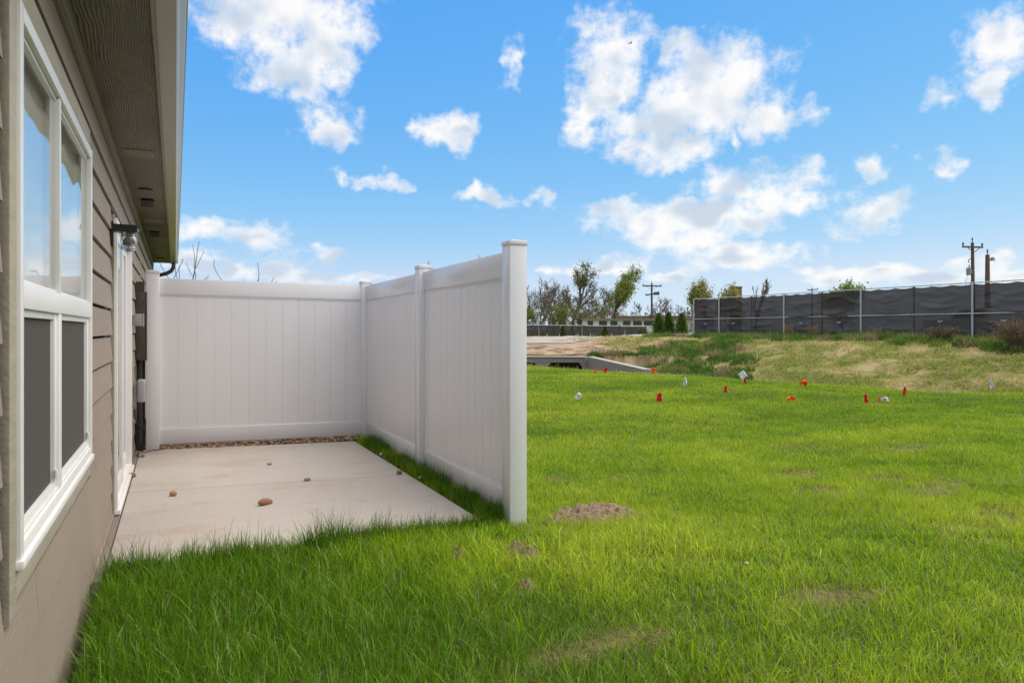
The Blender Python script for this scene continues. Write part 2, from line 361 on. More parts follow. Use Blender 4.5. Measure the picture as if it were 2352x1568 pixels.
def see_through(name, col, a, rough=.9, weave=None):
    m = bpy.data.materials.new(name); m.use_nodes = True; t = m.node_tree; b = t.nodes['Principled BSDF']
    b.inputs['Base Color'].default_value = (*col, 1); b.inputs['Roughness'].default_value = rough; b.inputs['Specular IOR Level'].default_value = .25
    if weave:
        tc = N(t, 'ShaderNodeTexCoord'); n = N(t, 'ShaderNodeTexNoise'); n.inputs['Scale'].default_value = weave; n.inputs['Detail'].default_value = 4
        L(t, VM(t, 'MULTIPLY', tc.outputs['Object'], (1, .4, 1.5)), n.inputs['Vector'])
        x = VM(t, 'SCALE'); nn = t.nodes[-1]; nn.inputs[0].default_value = col; L(t, MATH(t, 'ADD', MATH(t, 'MULTIPLY', n.outputs[0], .7), .65), nn.inputs['Scale']); L(t, x, b.inputs['Base Color'])
    tr = N(t, 'ShaderNodeBsdfTransparent'); mx = N(t, 'ShaderNodeMixShader'); mx.inputs[0].default_value = a
    L(t, b.outputs[0], mx.inputs[1]); L(t, tr.outputs[0], mx.inputs[2]); L(t, mx.outputs[0], t.nodes['Material Output'].inputs[0]); return m
M['insect'] = see_through('insect_screen', (.105,.092,.082), .12)
M['screen'] = see_through('privacy_screen', (.072,.061,.059), .04, weave=2.0)
M['screen_low'] = see_through('privacy_screen_low', (.066,.061,.062), .03, weave=2.0)

def concrete_mat(name, col, stain=True):
    m = bpy.data.materials.new(name); m.use_nodes = True; t = m.node_tree; b = t.nodes['Principled BSDF']
    tc = N(t, 'ShaderNodeTexCoord'); o = tc.outputs['Object']
    def nz(sc, det, rough=.55, st=(1,1,1)):
        n = N(t, 'ShaderNodeTexNoise'); n.inputs['Scale'].default_value = sc; n.inputs['Detail'].default_value = det; n.inputs['Roughness'].default_value = rough
        L(t, VM(t, 'MULTIPLY', o, st), n.inputs['Vector']); return n.outputs[0]
    big = nz(1.3, 5); mid = nz(9, 6, .65); fine = nz(160, 3); brush = nz(70, 3, .6, (1, .06, 1)); bx = nz(60, 3, .6, (.06, 1, 1))
    s = MATH(t, 'ADD', 1.0, MATH(t, 'MULTIPLY', MATH(t, 'SUBTRACT', big, .5), .16))
    for (q, a) in ((mid, .13), (fine, .10), (brush, .10), (bx, .05)): s = MATH(t, 'ADD', s, MATH(t, 'MULTIPLY', MATH(t, 'SUBTRACT', q, .5), a))
    x = VM(t, 'SCALE'); nn = t.nodes[-1]; nn.inputs[0].default_value = col; L(t, s, nn.inputs['Scale'])
    c = x
    if stain:
        st = nz(1.1, 6, .62, (1, 1.7, 1)); r = N(t, 'ShaderNodeMapRange', interpolation_type='SMOOTHSTEP'); L(t, st, r.inputs[0]); r.inputs[1].default_value = .50; r.inputs[2].default_value = .70; r.inputs[4].default_value = .62
        mx = N(t, 'ShaderNodeMix', data_type='RGBA', blend_type='MULTIPLY'); L(t, r.outputs[0], mx.inputs[0]); L(t, c, mx.inputs[6]); mx.inputs[7].default_value = (.86,.72,.56,1); c = mx.outputs[2]
        # little dark pits and drips
        vo = N(t, 'ShaderNodeTexVoronoi'); vo.inputs['Scale'].default_value = 12; L(t, VM(t, 'MULTIPLY', o, (.75, 1.6, 1)), vo.inputs['Vector'])
        gate = nz(2.7, 3)
        r2 = N(t, 'ShaderNodeMapRange'); L(t, MATH(t, 'ADD', vo.outputs['Distance'], MATH(t, 'MULTIPLY', MATH(t, 'SUBTRACT', .56, gate), .9)), r2.inputs[0]); r2.inputs[1].default_value = .075; r2.inputs[2].default_value = .12; r2.inputs[3].default_value = .34; r2.inputs[4].default_value = 0
        mx = N(t, 'ShaderNodeMix', data_type='RGBA', blend_type='MULTIPLY'); L(t, r2.outputs[0], mx.inputs[0]); L(t, c, mx.inputs[6]); mx.inputs[7].default_value = (.45,.42,.40,1); c = mx.outputs[2]
    L(t, c, b.inputs['Base Color']); b.inputs['Roughness'].default_value = .88; b.inputs['Specular IOR Level'].default_value = .25
    bp = N(t, 'ShaderNodeBump'); bp.inputs['Strength'].default_value = .35; bp.inputs['Distance'].default_value = .003
    L(t, MATH(t, 'ADD', MATH(t, 'ADD', brush, fine), mid), bp.inputs['Height']); L(t, bp.outputs[0], b.inputs['Normal'])
    return m
M['concrete'] = concrete_mat('patio_concrete', (.50,.445,.395))
M['concrete_ledge'] = concrete_mat('ledge_concrete', (.24,.20,.165), False)
M['concrete_shaded'] = concrete_mat('culvert_concrete', (.24,.225,.21), False)  # culvert walls: shade put into a darker concrete colour
M['concrete_top_lit'] = concrete_mat('culvert_top_lit', (.44,.40,.35), False)  # culvert tops: same concrete painted lighter, as if lit from above
M['road'] = concrete_mat('road_concrete', (.42,.375,.33), False)

def attr_mat(name, transl=.0, rough=.8, noise=.25, nscale=25, bump=0.0, spec=.15):
    m = bpy.data.materials.new(name); m.use_nodes = True; t = m.node_tree; b = t.nodes['Principled BSDF']
    a = N(t, 'ShaderNodeAttribute', attribute_name='col')
    c = a.outputs['Color']
    if noise:
        tc = N(t, 'ShaderNodeTexCoord'); n = N(t, 'ShaderNodeTexNoise'); n.inputs['Scale'].default_value = nscale; n.inputs['Detail'].default_value = 8; n.inputs['Roughness'].default_value = .7; L(t, tc.outputs['Object'], n.inputs['Vector'])
        x = VM(t, 'SCALE', c); nn = t.nodes[-1]; L(t, MATH(t, 'ADD', MATH(t, 'MULTIPLY', MATH(t, 'SUBTRACT', n.outputs[0], .5), noise*2), 1.0), nn.inputs['Scale']); c = x
        if bump:
            bp = N(t, 'ShaderNodeBump'); bp.inputs['Strength'].default_value = bump; bp.inputs['Distance'].default_value = .05; L(t, n.outputs[0], bp.inputs['Height']); L(t, bp.outputs[0], b.inputs['Normal'])
    L(t, c, b.inputs['Base Color']); b.inputs['Roughness'].default_value = rough; b.inputs['Specular IOR Level'].default_value = spec
    if transl:
        tr = N(t, 'ShaderNodeBsdfTranslucent'); L(t, c, tr.inputs[0]); mx = N(t, 'ShaderNodeMixShader'); mx.inputs[0].default_value = transl
        L(t, b.outputs[0], mx.inputs[1]); L(t, tr.outputs[0], mx.inputs[2]); L(t, mx.outputs[0], t.nodes['Material Output'].inputs[0])
    return m
M['terrain'] = attr_mat('terrain', 0, .95, .38, 9, .6, .05)
M['blade'] = attr_mat('grass_blade', .40, .5, 0, spec=.16)
M['leaf'] = attr_mat('leaf', .35, .6, 0)
M['stone'] = attr_mat('stone', 0, .75, .3, 30, .2, .3)
M['soil'] = attr_mat('loose_soil', 0, .98, .45, 26, .6, .05)

# ------------------------------------------------------------------ terrain
CY = np.array([-200., 9, 11.8, 13.6, 16.5, 18.9, 23.3, 29, 60, 400]); CXs = np.array([17.5, 15.4, 14.7, 14.0, 13.5, 13.1, 11.9, 11.2, 10.5, 10])
def depth(X, Y): return X*SN + Y*CS
def ground(X, Y):
    X = np.asarray(X, float); Y = np.asarray(Y, float)
    xc = np.interp(Y, CY, CXs); Z = depth(X, Y); s = X - xc
    near = np.clip((np.hypot(X-1, Y-4)-1.)/6, 0, 1)
    z = -.03 + (fbm(X*.35+3, Y*.35, 5)-.5)*.16*near + (fbm(X*1.6, Y*1.6, 8)-.5)*.05*near
    z = z - 1.05*sst(-.6, 3.6, s)
    bank = -1.08 + 1.86*np.clip(sst(4.6, 15.0, s)*.75 + .25*np.clip((s-4.6)/9, 0, 1), 0, 1)
    plate = .78 - .36*sst(50, 72, Z)
    bump = (fbm(X*.7, Y*.7, 21)-.5)*.30*sst(4.6, 6.5, s)*(1-sst(16, 19, s))
    z = np.where(s > 4.2, np.maximum(z, bank) + bump, z)
    z = np.where(s > 12, np.minimum(z, np.maximum(plate, .42)+bump), z)
    t = Z - 33.0
    t = t - 1.1*(s > -3)*(s < 9.5)
    emb = .07 + .35*sst(0, 12, t) + (fbm(X*.55, Y*.55, 31, 5)-.5)*.55*sst(0, 2, t)*(1-sst(8.5, 12, t)) - .16*np.clip(1-np.abs(fbm(X*.8+9, Y*.35, 35)-.5)*14, 0, 1)*sst(.5, 2.5, t)*(1-sst(6, 9, t)) 
    z = np.where((t > 0) & (Z < 400), np.maximum(np.where(s > 10, z, -9), emb), z)
    far = .42 + 0*X
    z = np.where(Z > 70, far, z)
    return z
def ground1(x, y): return float(ground(np.array([x]), np.array([y]))[0])
GREEN = np.array((.105,.115,.035)); SOIL = np.array((.27,.19,.125)); DRY = np.array((.37,.30,.145)); DIRT = np.array((.46,.325,.215)); OLIVE = np.array((.19,.20,.05)); BRIGHT = np.array((.13,.20,.03))
# bare spots of the lawn: measured ground point, radius
BARE = [(*PG(x, y, 0)[:2], r) for (x, y, r) in [(2040,1095,.28),(1885,1120,.22),(1830,1080,.2),(2310,1178,.30),(2215,1210,.26),(2140,1120,.26),(2200,1100,.22),(2105,1022,.3),(1340,1500,.13),(1500,1460,.12),(1250,1520,.10),(1200,1548,.12),(1890,1370,.18),(1440,1460,.16),(1840,1020,.3),(1290,1095,.12),(1420,1095,.14),(2330,1100,.3),(1960,1380,.12),(2000,1360,.1)]]
def bare_mask(X, Y):
    b = np.zeros_like(X)
    nn = fbm(X*5, Y*5, 77)
    for (bx, by, r) in BARE:
        d = np.hypot((X-bx)*.8, (Y-by)*1.15)/(r*.62)
        b = np.maximum(b, np.clip(1.25 - d*.75 - (nn-.5)*2.8, 0, 1)*.58)
    return b
def lawn_zone(X, Y): 
    s = X - np.interp(Y, CY, CXs); t = depth(X, Y) - 33
    return (1 - sst(-.1, .7, s + (fbm(X*2, Y*2, 3)-.5)*.8))*(t < -1.0)
def terrain_colour(X, Y):
    s = X - np.interp(Y, CY, CXs); Z = depth(X, Y); t = Z-33
    n1 = fbm(X*.9, Y*.9, 40); n2 = fbm(X*.25, Y*.25, 41); n3 = fbm(X*3, Y*3, 42)
    def mix(a, b, w): return a*(1-w[..., None]) + b*w[..., None]
    c = mix(np.broadcast_to(GREEN*.8, X.shape+(3,)), (SOIL*.6+DRY*.5), np.clip(bare_mask(X, Y)*1.0, 0, 1))
    bank = mix(np.broadcast_to(DRY, X.shape+(3,)), OLIVE, sst(.36, .58, n1*.6+n3*.4)); bank = mix(bank, SOIL, sst(.6, .72, n3)*.6)
    c = mix(c, bank, 1-lawn_zone(X, Y))
    dirt = mix(np.broadcast_to(DIRT, X.shape+(3,)), SOIL*.75, sst(.40, .66, n1*.6+n3*.4))
    w = sst(.2, 1.6, t + (n1-.5)*3)*(1 - sst(7.0, 10.5, s + (n1-.5)*4 - np.clip(t,0,12)*.9))
    w = np.where(t > 9, 1-sst(15.5, 16.5, s), w)
    c = mix(c, dirt, w)
    pl = sst(13.5, 15.5, s+(n1-.5)*2)*(t > -30); c = mix(c, DRY*1.1, pl*.55)
    fl = sst(24.0, 24.6, t); c = mix(c, BRIGHT*(.85+.3*n2)[..., None], fl)
    c = mix(c, OLIVE, sst(75, 100, Z))
    return c
def axis(lo, hi, fine_lo, fine_hi, st):
    a = list(np.arange(fine_lo, fine_hi, st)); q = fine_hi; d = st
    while q < hi: a.append(q); d *= 1.22; q += d
    a.append(hi); q = fine_lo - st; d = st; b = []
    while q > lo: b.append(q); d *= 1.22; q -= d
    b.append(lo); return np.array(b[::-1] + a)
ax = axis(-2500, 2500, -2, 34, .22); ay = axis(-2500, 3000, -1, 46, .24)
GX, GY = np.meshgrid(ax, ay); GZ = ground(GX, GY)
inside = (GX < -.45) & (GY < 15.2); GZ = np.where(inside, -.35, GZ)
under = (GX > -.42) & (GX < 1.84) & (GY > 4.55) & (GY < 8.9); GZ = np.where(under, -.10, GZ)
# the culvert barrel stays open behind the headwall
hw0 = P(1140, 818, 33); nx, ny = len(ax), len(ay)
tc_ = terrain_colour(GX, GY); cols = np.concatenate([tc_, np.ones(tc_.shape[:2]+(1,))], -1).reshape(-1, 4)
I = np.arange(nx*ny).reshape(ny, nx)
Q = np.stack([I[:-1,:-1], I[:-1,1:], I[1:,1:], I[1:,:-1]], -1).reshape(-1, 4)
terr = link('ground', npmesh('ground', np.stack([GX, GY, GZ], -1).reshape(-1,3), F4=Q, attrs={'col': cols}, smooth=True), M['terrain']); struct(terr)

# road strip beyond the culvert
def ribbon(name, pts_a, pts_b, m, dz=.03):
    v = []; f = []
    for a, b in zip(pts_a, pts_b):
        for k in range(17):
            q = Vector(a).lerp(Vector(b), k/16); v.append((q.x, q.y, max(ground1(q.x, q.y)+dz, .445)))
    n = len(pts_a)
    for i in range(n-1):
        for k in range(16): f.append((i*17+k, (i+1)*17+k, (i+1)*17+k+1, i*17+k+1))
    return link(name, mesh(name, v, f, True), m)
xs = list(range(700, 1500, 12))
ra = [P(x, 790, 46.2 + max(0, x-1380)*.03).to_2d().to_3d() for x in xs]; rb = [P(x, 782, 56.5 + max(0, x-1380)*.03).to_2d().to_3d() for x in xs]
struct(ribbon('road', ra, rb, M['road']))

# ------------------------------------------------------------------ patio
patio = struct(empty('patio', (0, 0, 0)))
def pz(x, y): return .028 - .0145*(x+.35) 
def slab(name, y0a, y0b, y1a, y1b):
    me = mesh(name, [(-.335,y0a,-.11),(1.89,y0b,-.11),(1.89,y1b,-.11),(-.335,y1a,-.11),(-.335,y0a,pz(-.335,0)),(1.89,y0b,pz(1.89,0)),(1.89,y1b,pz(1.89,0)),(-.335,y1a,pz(-.335,0))], BOXF)
    bevel_me(me, .012, 2); return link(name, me, M['concrete'], patio)
slab('slab', 4.40, 4.57, 6.382, 6.297); slab('slab', 6.396, 6.311, 8.52, 8.46)
box('joint_filler', -.33, 1.885, 6.29, 6.40, -.1, -.03, M['concrete_ledge'], patio)

# ------------------------------------------------------------------ house
house = tag(empty('house', (-.39, 0, 0)), 'taupe lap-sided house wall with dark soffit and gutter along the left', 'house')
def hchild(o, p=house):
    o.parent = p; o.matrix_parent_inverse = Matrix.Translation((.39, 0, 0)) if p is house else Matrix(); return o
WX = -.39; YA, YB = -4.0, 15.3
wall = hchild(box('wall', -.60, WX-.040, YA, YB, -.1, 2.56, M['siding_back']))
WY0, WY1, WZ0, WZ1 = 2.28, 4.10, .666, 2.154         # window
DY0, DY1, DZ1 = 5.62, 7.46, 2.04                       # door
TW = .085
EXP = .172
def board(y0, y1, z0, z1):
    # a wedge: thick lower edge standing proud of the course below
    f = (z1-z0)/EXP
    xb0 = WX + .011; xb1 = WX + .011 - .013*f
    poly = [(WX-.011, z0), (xb0, z0), (xb1, z1), (WX-.011, z1)]
    m = MB().prism(poly, y0, y1)
    o = m.build('siding_board', M['siding'], wall); o.matrix_parent_inverse = Matrix(); return o
rng = random.Random(3)
def run(y0, y1, z0, z1):
    y = y0
    while y < y1 - .05:
        w = rng.uniform(2.6, 3.7)
        ye = y1 if y1 - (y + w) < .7 else y + w
        board(y, ye - (.003 if ye < y1 else 0), z0, z1); y = ye
zc = .045
while zc < 2.47:
    z1 = min(zc+EXP-.015, 2.47)  # gap bares the dark backing as the shadow line under each lap
    spans = [(YA, YB)]
    def cut(a, b):
        global spans
        r = []
        for (p0, p1) in spans:
            if p1 <= a or p0 >= b: r.append((p0, p1)); continue
            if p0 < a: r.append((p0, a))
            if p1 > b: r.append((b, p1))
        spans = r
    if z1 > WZ0-.10 and zc < WZ1+.10: cut(WY0-TW-.075, WY1+TW*.25)  # siding stops short; dark backing makes a shadow gap beside the trim
    if zc < DZ1+.05: cut(DY0-.095, DY1+.02)  # same painted shadow gap beside the door casing
    for (a, b) in spans: run(a, b, zc, z1)
    zc += EXP
# trims
win_trim = hchild(empty('window_trim'))
def ht(name, *a, m='trim', p=None, bev=.002): 
    o = box(name, *a, M[m], None, bev); 
    if p is None: hchild(o)
    else: o.parent = p
    return o
TX = WX + .012
ht('trim_board', WX-.01, TX, WY0-TW, WY0+.005, WZ0-.13, WZ1+.12, p=win_trim)
ht('trim_board', WX-.01, TX, WY0+.006, WY1+.004, WZ0-.09, WZ0+.01, p=win_trim)
ht('trim_board', WX-.01, TX, WY0+.006, WY1+.004, WZ1-.01, WZ1+.10, p=win_trim)
ht('trim_board', WX-.01, TX-.003, WY1+.005, WY1+.018, WZ0-.09, WZ1+.10, p=win_trim)
# window
window = hchild(empty('window'))
def wbox(name, y0,y1,z0,z1, x0, x1, m='frame', bev=.003):
    o = box(name, x0, x1, y0, y1, z0, z1, M[m], None, bev); o.parent = window; return o
FX = -.368; B0 = -.4285
FW = .045
wbox('frame', WY0, WY0+FW, WZ0, WZ1, B0, FX); wbox('frame', WY1-FW, WY1, WZ0, WZ1, B0, FX)
wbox('frame', WY0+FW, WY1-FW, WZ0, WZ0+.05, B0, FX-.0015); wbox('frame', WY0+FW, WY1-FW, WZ1-FW, WZ1, B0, FX-.0015)
wbox('sill_lip', WY0-.008, WY1+.008, WZ0-.012, WZ0+.012, -.40, FX+.008)
YM = 3.06; ZM = 1.352
wbox('mullion', WY0+FW, WY1-FW, ZM-.012, ZM+.058, B0, FX-.003)
wbox('mullion', YM-.016, YM+.016, ZM+.058, WZ1-FW, B0, FX-.006)
wbox('mullion', YM-.035, YM+.03, WZ0+.05, ZM-.012, B0, FX-.006)
for (a, b) in ((WY0+FW, YM-.035), (YM+.03, WY1-FW)):       # lower sashes
    wbox('sash', b-.042, b, WZ0+.05, ZM-.012, B0, FX-.014); wbox('sash', a, a+.012, WZ0+.05, ZM-.012, B0, FX-.014)
    wbox('sash', a, b, WZ0+.05, WZ0+.085, B0, FX-.0165); wbox('sash', a, b, ZM-.034, ZM-.012, B0, FX-.0165)
    wbox('track', a, b, WZ0+.05, WZ0+.062, FX-.016, FX-.009, bev=.001)
    s = wbox('insect_screen', a+.012, b-.042, WZ0+.085, ZM-.034, FX-.030, FX-.028, 'insect', 0)
    wbox('pane', a+.012, b-.042, WZ0+.085, ZM-.034, FX-.046, FX-.042, 'glass', 0)
    wbox('latch', b-.052, b-.038, WZ0+.10, WZ0+.13, FX-.014, FX-.006, bev=.001)
for (a, b) in ((WY0+FW, YM-.016), (YM+.016, WY1-FW)):
    wbox('pane', a, b, ZM+.058, WZ1-FW, FX-.026, FX-.022, 'glass', 0)
    wbox('glazing_bead', a, b, ZM+.058, ZM+.072, FX-.030, FX-.018); wbox('glazing_bead', a, b, WZ1-FW-.014, WZ1-FW, FX-.030, FX-.018)
wbox('added_white_sheet', WY0+FW, WY1-FW, WZ0+.06, WZ1-FW, -.4275, -.4255, 'matte_white', 0)  # added sheet that whitens the panes like a bright sky reflection
# sliding door, seen along the wall
door = hchild(empty('patio_door'))
def dbox(name, y0,y1,z0,z1, x0, x1, m='frame', bev=.003):
    o = box(name, x0, x1, y0, y1, z0, z1, M[m], None, bev); o.parent = door; return o
dbox('casing', DY0-.034, DY0+.004, .03, DZ1+.02, WX-.01, TX+.004, 'trim')
dbox('frame', DY0, DY0+.05, .03, DZ1, -.44, -.357); dbox('frame', DY1-.05, DY1, .03, DZ1, -.44, -.357)
dbox('frame', DY0+.05, DY1-.05, DZ1-.05, DZ1, -.44, -.3585)
dbox('sill', DY0-.004, DY1, .030, .062, -.44, -.338); dbox('threshold', DY0+.05, DY1-.05, .062, .085, -.44, -.357)
for (a, b, x) in ((DY0+.05, 6.56, -.375), (6.50, DY1-.05, -.397)):
    dbox('stile', a, a+.07, .085, DZ1-.05, x-.03, x); dbox('stile', b-.07, b, .085, DZ1-.05, x-.03, x)
    dbox('bottom_rail', a+.07, b-.07, .085, .19, x-.03, x-.002); dbox('top_rail', a+.07, b-.07, DZ1-.12, DZ1-.05, x-.03, x-.002)
    dbox('pane', a+.07, b-.07, .19, DZ1-.12, x-.018, x-.012, 'glass', 0)
dbox('added_white_sheet', DY0+.05, DY1-.05, .1, DZ1-.05, -.4290, -.4275, 'matte_white', 0)  # same added sheet behind the door glass
# base ledge and foundation
ht('foundation_ledge', -.40, -.339, 4.2, 8.55, -.1, .022, m='concrete_ledge', bev=.004)
ht('base_trim', WX-.005, WX+.006, YA, 4.15, -.10, .05, m='siding')
ht('base_trim', WX-.005, WX+.012, 4.15, DY0-.04, .022, .045, m='trim')
ht('corner_board', WX-.01, WX+.016, 9.75, 9.80, .03, 2.1, m='trim')
ht('corner_board', WX-.01, WX+.018, YB-.09, YB, -.05, 2.45, m='trim')
# soffit, fascia, gutter, roof
SZ = 2.548
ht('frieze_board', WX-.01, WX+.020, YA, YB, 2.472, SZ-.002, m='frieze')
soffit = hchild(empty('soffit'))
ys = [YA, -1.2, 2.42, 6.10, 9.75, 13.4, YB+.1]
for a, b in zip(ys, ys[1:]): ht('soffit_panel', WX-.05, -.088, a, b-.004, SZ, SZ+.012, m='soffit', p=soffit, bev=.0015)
def sof_vent(yc, w=.30, d=.20):
    m = MB(); x0, x1 = -.325, -.325+.18
    m.box(x0, x1, yc-d/2, yc-d/2+.012, SZ-.006, SZ-.001).box(x0, x1, yc+d/2-.012, yc+d/2, SZ-.006, SZ-.001).box(x0, x0+.012, yc-d/2, yc+d/2, SZ-.0065, SZ-.0012).box(x1-.012, x1, yc-d/2, yc+d/2, SZ-.0065, SZ-.0012)
    o = m.build('soffit_vent', M['fascia'], soffit)
    b = box('vent_back', x0+.01, x1-.01, yc-d/2+.01, yc+d/2-.01, SZ-.0016, SZ-.0004, M['vent_dark'], o)
    n = 11
    for i in range(n):
        y = yc - d/2 + .02 + (d-.04)*i/(n-1)
        s = MB().prism([(y-.006, SZ-.002), (y+.004, SZ-.009), (y+.006, SZ-.008), (y-.003, SZ-.002)], x0+.012, x1-.012, 'x').build('louver', M['fascia'], o)
    for k in range(1, 8):
        x = x0 + (x1-x0)*k/8
        MB().box(x-.0018, x+.0018, yc-d/2+.012, yc+d/2-.012, SZ-.0095, SZ-.0025).build('louver_rib', M['fascia'], o)
for yc in (5.86, 9.42, 13.0): sof_vent(yc)
def hood_vent(yc, grille=False):
    m = MB(); pr = []
    cx = -.245
    ring = [(cx+.058*math.cos(a), yc+.058*math.sin(a)) for a in [2*math.pi*i/20 for i in range(20)]]
    m.prism(ring, SZ-.012, SZ-.001, 'z')
    o = m.build('exhaust_vent', M['vent_dark'], soffit)
    if grille:
        for i in range(6): MB().box(cx-.045+i*.018-.003, cx-.045+i*.018+.003, yc-.045, yc+.045, SZ-.016, SZ-.013).build('grille_bar', M['fascia'], o)
    else:
        poly = [(yc-.06, SZ-.012), (yc-.06, SZ-.02), (yc+.055, SZ-.065), (yc+.06, SZ-.012)]
        MB().prism(poly, cx-.06, cx+.05, 'x').build('hood', M['black'], o)
hood_vent(7.35, True); hood_vent(7.95); hood_vent(10.5); hood_vent(14.3, True)
ht('soffit_edge', -.088, -.074, YA, YB+.1, 2.530, 2.70, m='fascia')
gut = hchild(MB().prism([(-.0735,2.545),(.004,2.545),(.012,2.556),(.016,2.60),(.040,2.632),(.043,2.665),(.049,2.668),(.049,2.680),(.034,2.682),(.034,2.64),(.008,2.61),(.004,2.553),(-.066,2.553),(-.066,2.682),(-.0735,2.682)], YA, YB+.08).build('gutter', M['gutter']))
hchild(box('gutter_end_cap', -.0745, .042, YB+.081, YB+.086, 2.544, 2.68, M['gutter']))
pts = [(-.03, 15.15, 2.555), (-.03, 15.15, 2.50), (-.035, 15.15, 2.45), (-.075, 15.15, 2.38), (-.16, 15.15, 2.33), (-.27, 15.15, 2.30), (-.325, 15.15, 2.26), (-.335, 15.15, 2.15), (-.335, 15.15, .1)]
hchild(MB().tube(pts, .036, 10).build('downspout', M['brown_metal'], smooth=True))
hchild(MB().prism([(-.09,2.69),(.02,2.695),(.02,2.705),(-4.6,4.55),(-4.6,4.3)], YA, YB+.12).build('roof', M['shingle']))
hchild(box('gable_wall', -4.6, -.61, YB-.1, YB-.01, -.1, 2.56, M['siding']))

# ------------------------------------------------------------------ things on the house wall
def jelly_lantern():
    o = tag(empty('wall_lantern', (-.38, 5.47, 1.93)), 'black wall lantern with ribbed clear glass jar beside the patio door', 'lantern')
    MB().box(-.010, .012, -.045, .045, -.10, .06).build('back_plate', M['black'], o)
    prof = [(.012,.045),(.012,-.002),(.13,-.012),(.150,.0),(.152,.03),(.14,.042)]
    MB().prism(prof, -.05, .05).build('canopy', M['black'], o)
    m = MB(); pr = [.046,.048,.044,.048,.044,.047,.049,.051,.0515,.0515,.0515,.050,.046,.0485,.045,.048,.045,.047,.044,.030,.006]
    pt = [(.100, 0, -.006 - .125*i/(len(pr)-1)) for i in range(len(pr))]
    m.tube(pt, pr, 20).build('glass_jar', M['jar'], o, smooth=True)
    MB().tube([(.10,0,-.01),(.10,0,-.04),(.10,0,-.06),(.10,0,-.085),(.10,0,-.10)], [.014,.014,.026,.028,.012], 12).build('bulb', M['matte_white'], o, smooth=True)
    MB().tube([(.150,0,.012),(.163,0,.012)], .005, 6).build('screw', M['galv'], o)
jelly_lantern()
o = tag(empty('electrical_panel', (-.385, 8.63, .96)), 'tall brown metal electrical panel on the wall behind the fence post', 'electrical panel')
MB().box(0, .10, 0, .36, .0, .72).build('cabinet', M['brown_metal'], o); bevel_me(o.children[0].data, .004)
MB().box(.1005, .112, -.006, .366, -.006, .726).build('cover', M['brown_metal'], o)
MB().box(0, .085, .02, .34, .7205, .83).build('top_box', M['brown_metal'], o)
for z in (.12, .58): MB().box(.075, .0985, -.006, -.0005, z, z+.05).build('hinge', M['brown_metal'], o)
MB().tube([(.035,-.001,.05),(.035,-.008,.05)], .022, 14).build('knockout', M['brown_metal'], o)
MB().tube([(.05,.10,-.92),(.05,.10,-.30),(.05,.10,-.001)], .042, 14).build('conduit', M['brown_metal'], o, smooth=True)
o = tag(empty('junction_box', (-.381, 8.14, 1.32)), 'small grey box on the siding beside the door, above the rounded one', 'utility box')
MB().box(0, .085, 0, .10, 0, .12).build('box_body', M['grey_plastic'], o); bevel_me(o.children[0].data, .004)
MB().box(.086, .094, -.004, .104, -.004, .124).build('box_lid', M['grey_plastic'], o)
o = tag(empty('telecom_box', (-.381, 8.22, .55)), 'rounded grey telecom box low on the wall with dangling wires', 'utility box')
MB().box(.028, .105, 0, .16, 0, .23).build('box_body', M['grey_plastic'], o); bevel_me(o.children[0].data, .022, 4)
MB().box(0, .027, .03, .12, .05, .17).build('mount', M['grey_plastic'], o)
for z in (.07, .10, .13, .16): MB().box(.104, .113, .02, .045, z, z+.016).build('clip', M['grey_plastic'], o)
o = tag(empty('splice_box', (-.381, 8.20, .40)), 'tiny dark splice box under the rounded telecom box', 'utility box')
MB().box(0, .028, 0, .05, 0, .09).build('box_body', M['brown_metal'], o); bevel_me(o.children[0].data, .004)
o = tag(empty('outlet_box', (-.381, 8.48, .18)), 'small black outlet box behind the coiled cable', 'utility box')
MB().box(0, .05, 0, .06, 0, .14).build('box_body', M['black'], o); bevel_me(o.children[0].data, .004)
m = MB(); rr = random.Random(5)
for k in range(7):
    cz = .19 + rr.uniform(-.02,.02); cx = -.325 + rr.uniform(-.008,.010); ra_ = rr.uniform(.028,.045); rz = rr.uniform(.10,.15); ph = rr.uniform(0,6)
    m.tube([(cx + ra_*math.cos(a+.25*math.sin(a*2+ph)), 8.30 + .03*math.sin(a+ph), max(cz + rz*math.sin(a), .035)) for a in [2*math.pi*i/26 for i in range(27)]], .0042, 6)
m.tube([(-.345,8.24,.56),(-.35,8.25,.50),(-.365,8.23,.45),(-.36,8.22,.38),(-.345,8.25,.33),(-.33,8.28,.30)], .004, 6)
m.tube([(-.33,8.3,.08),(-.30,8.33,.036),(-.25,8.40,.034),(-.20,8.45,.033),(-.14,8.47,.034)], .0042, 6)
m.tube([(-.34,8.28,.07),(-.345,8.12,.034),(-.30,8.05,.032),(-.28,8.12,.032),(-.31,8.18,.033)], .0042, 6)
o = m.build('coiled_cable', M['cable'], None, True); tag(o, 'loose coil of thin black cable hanging low by the fence post', 'cable')

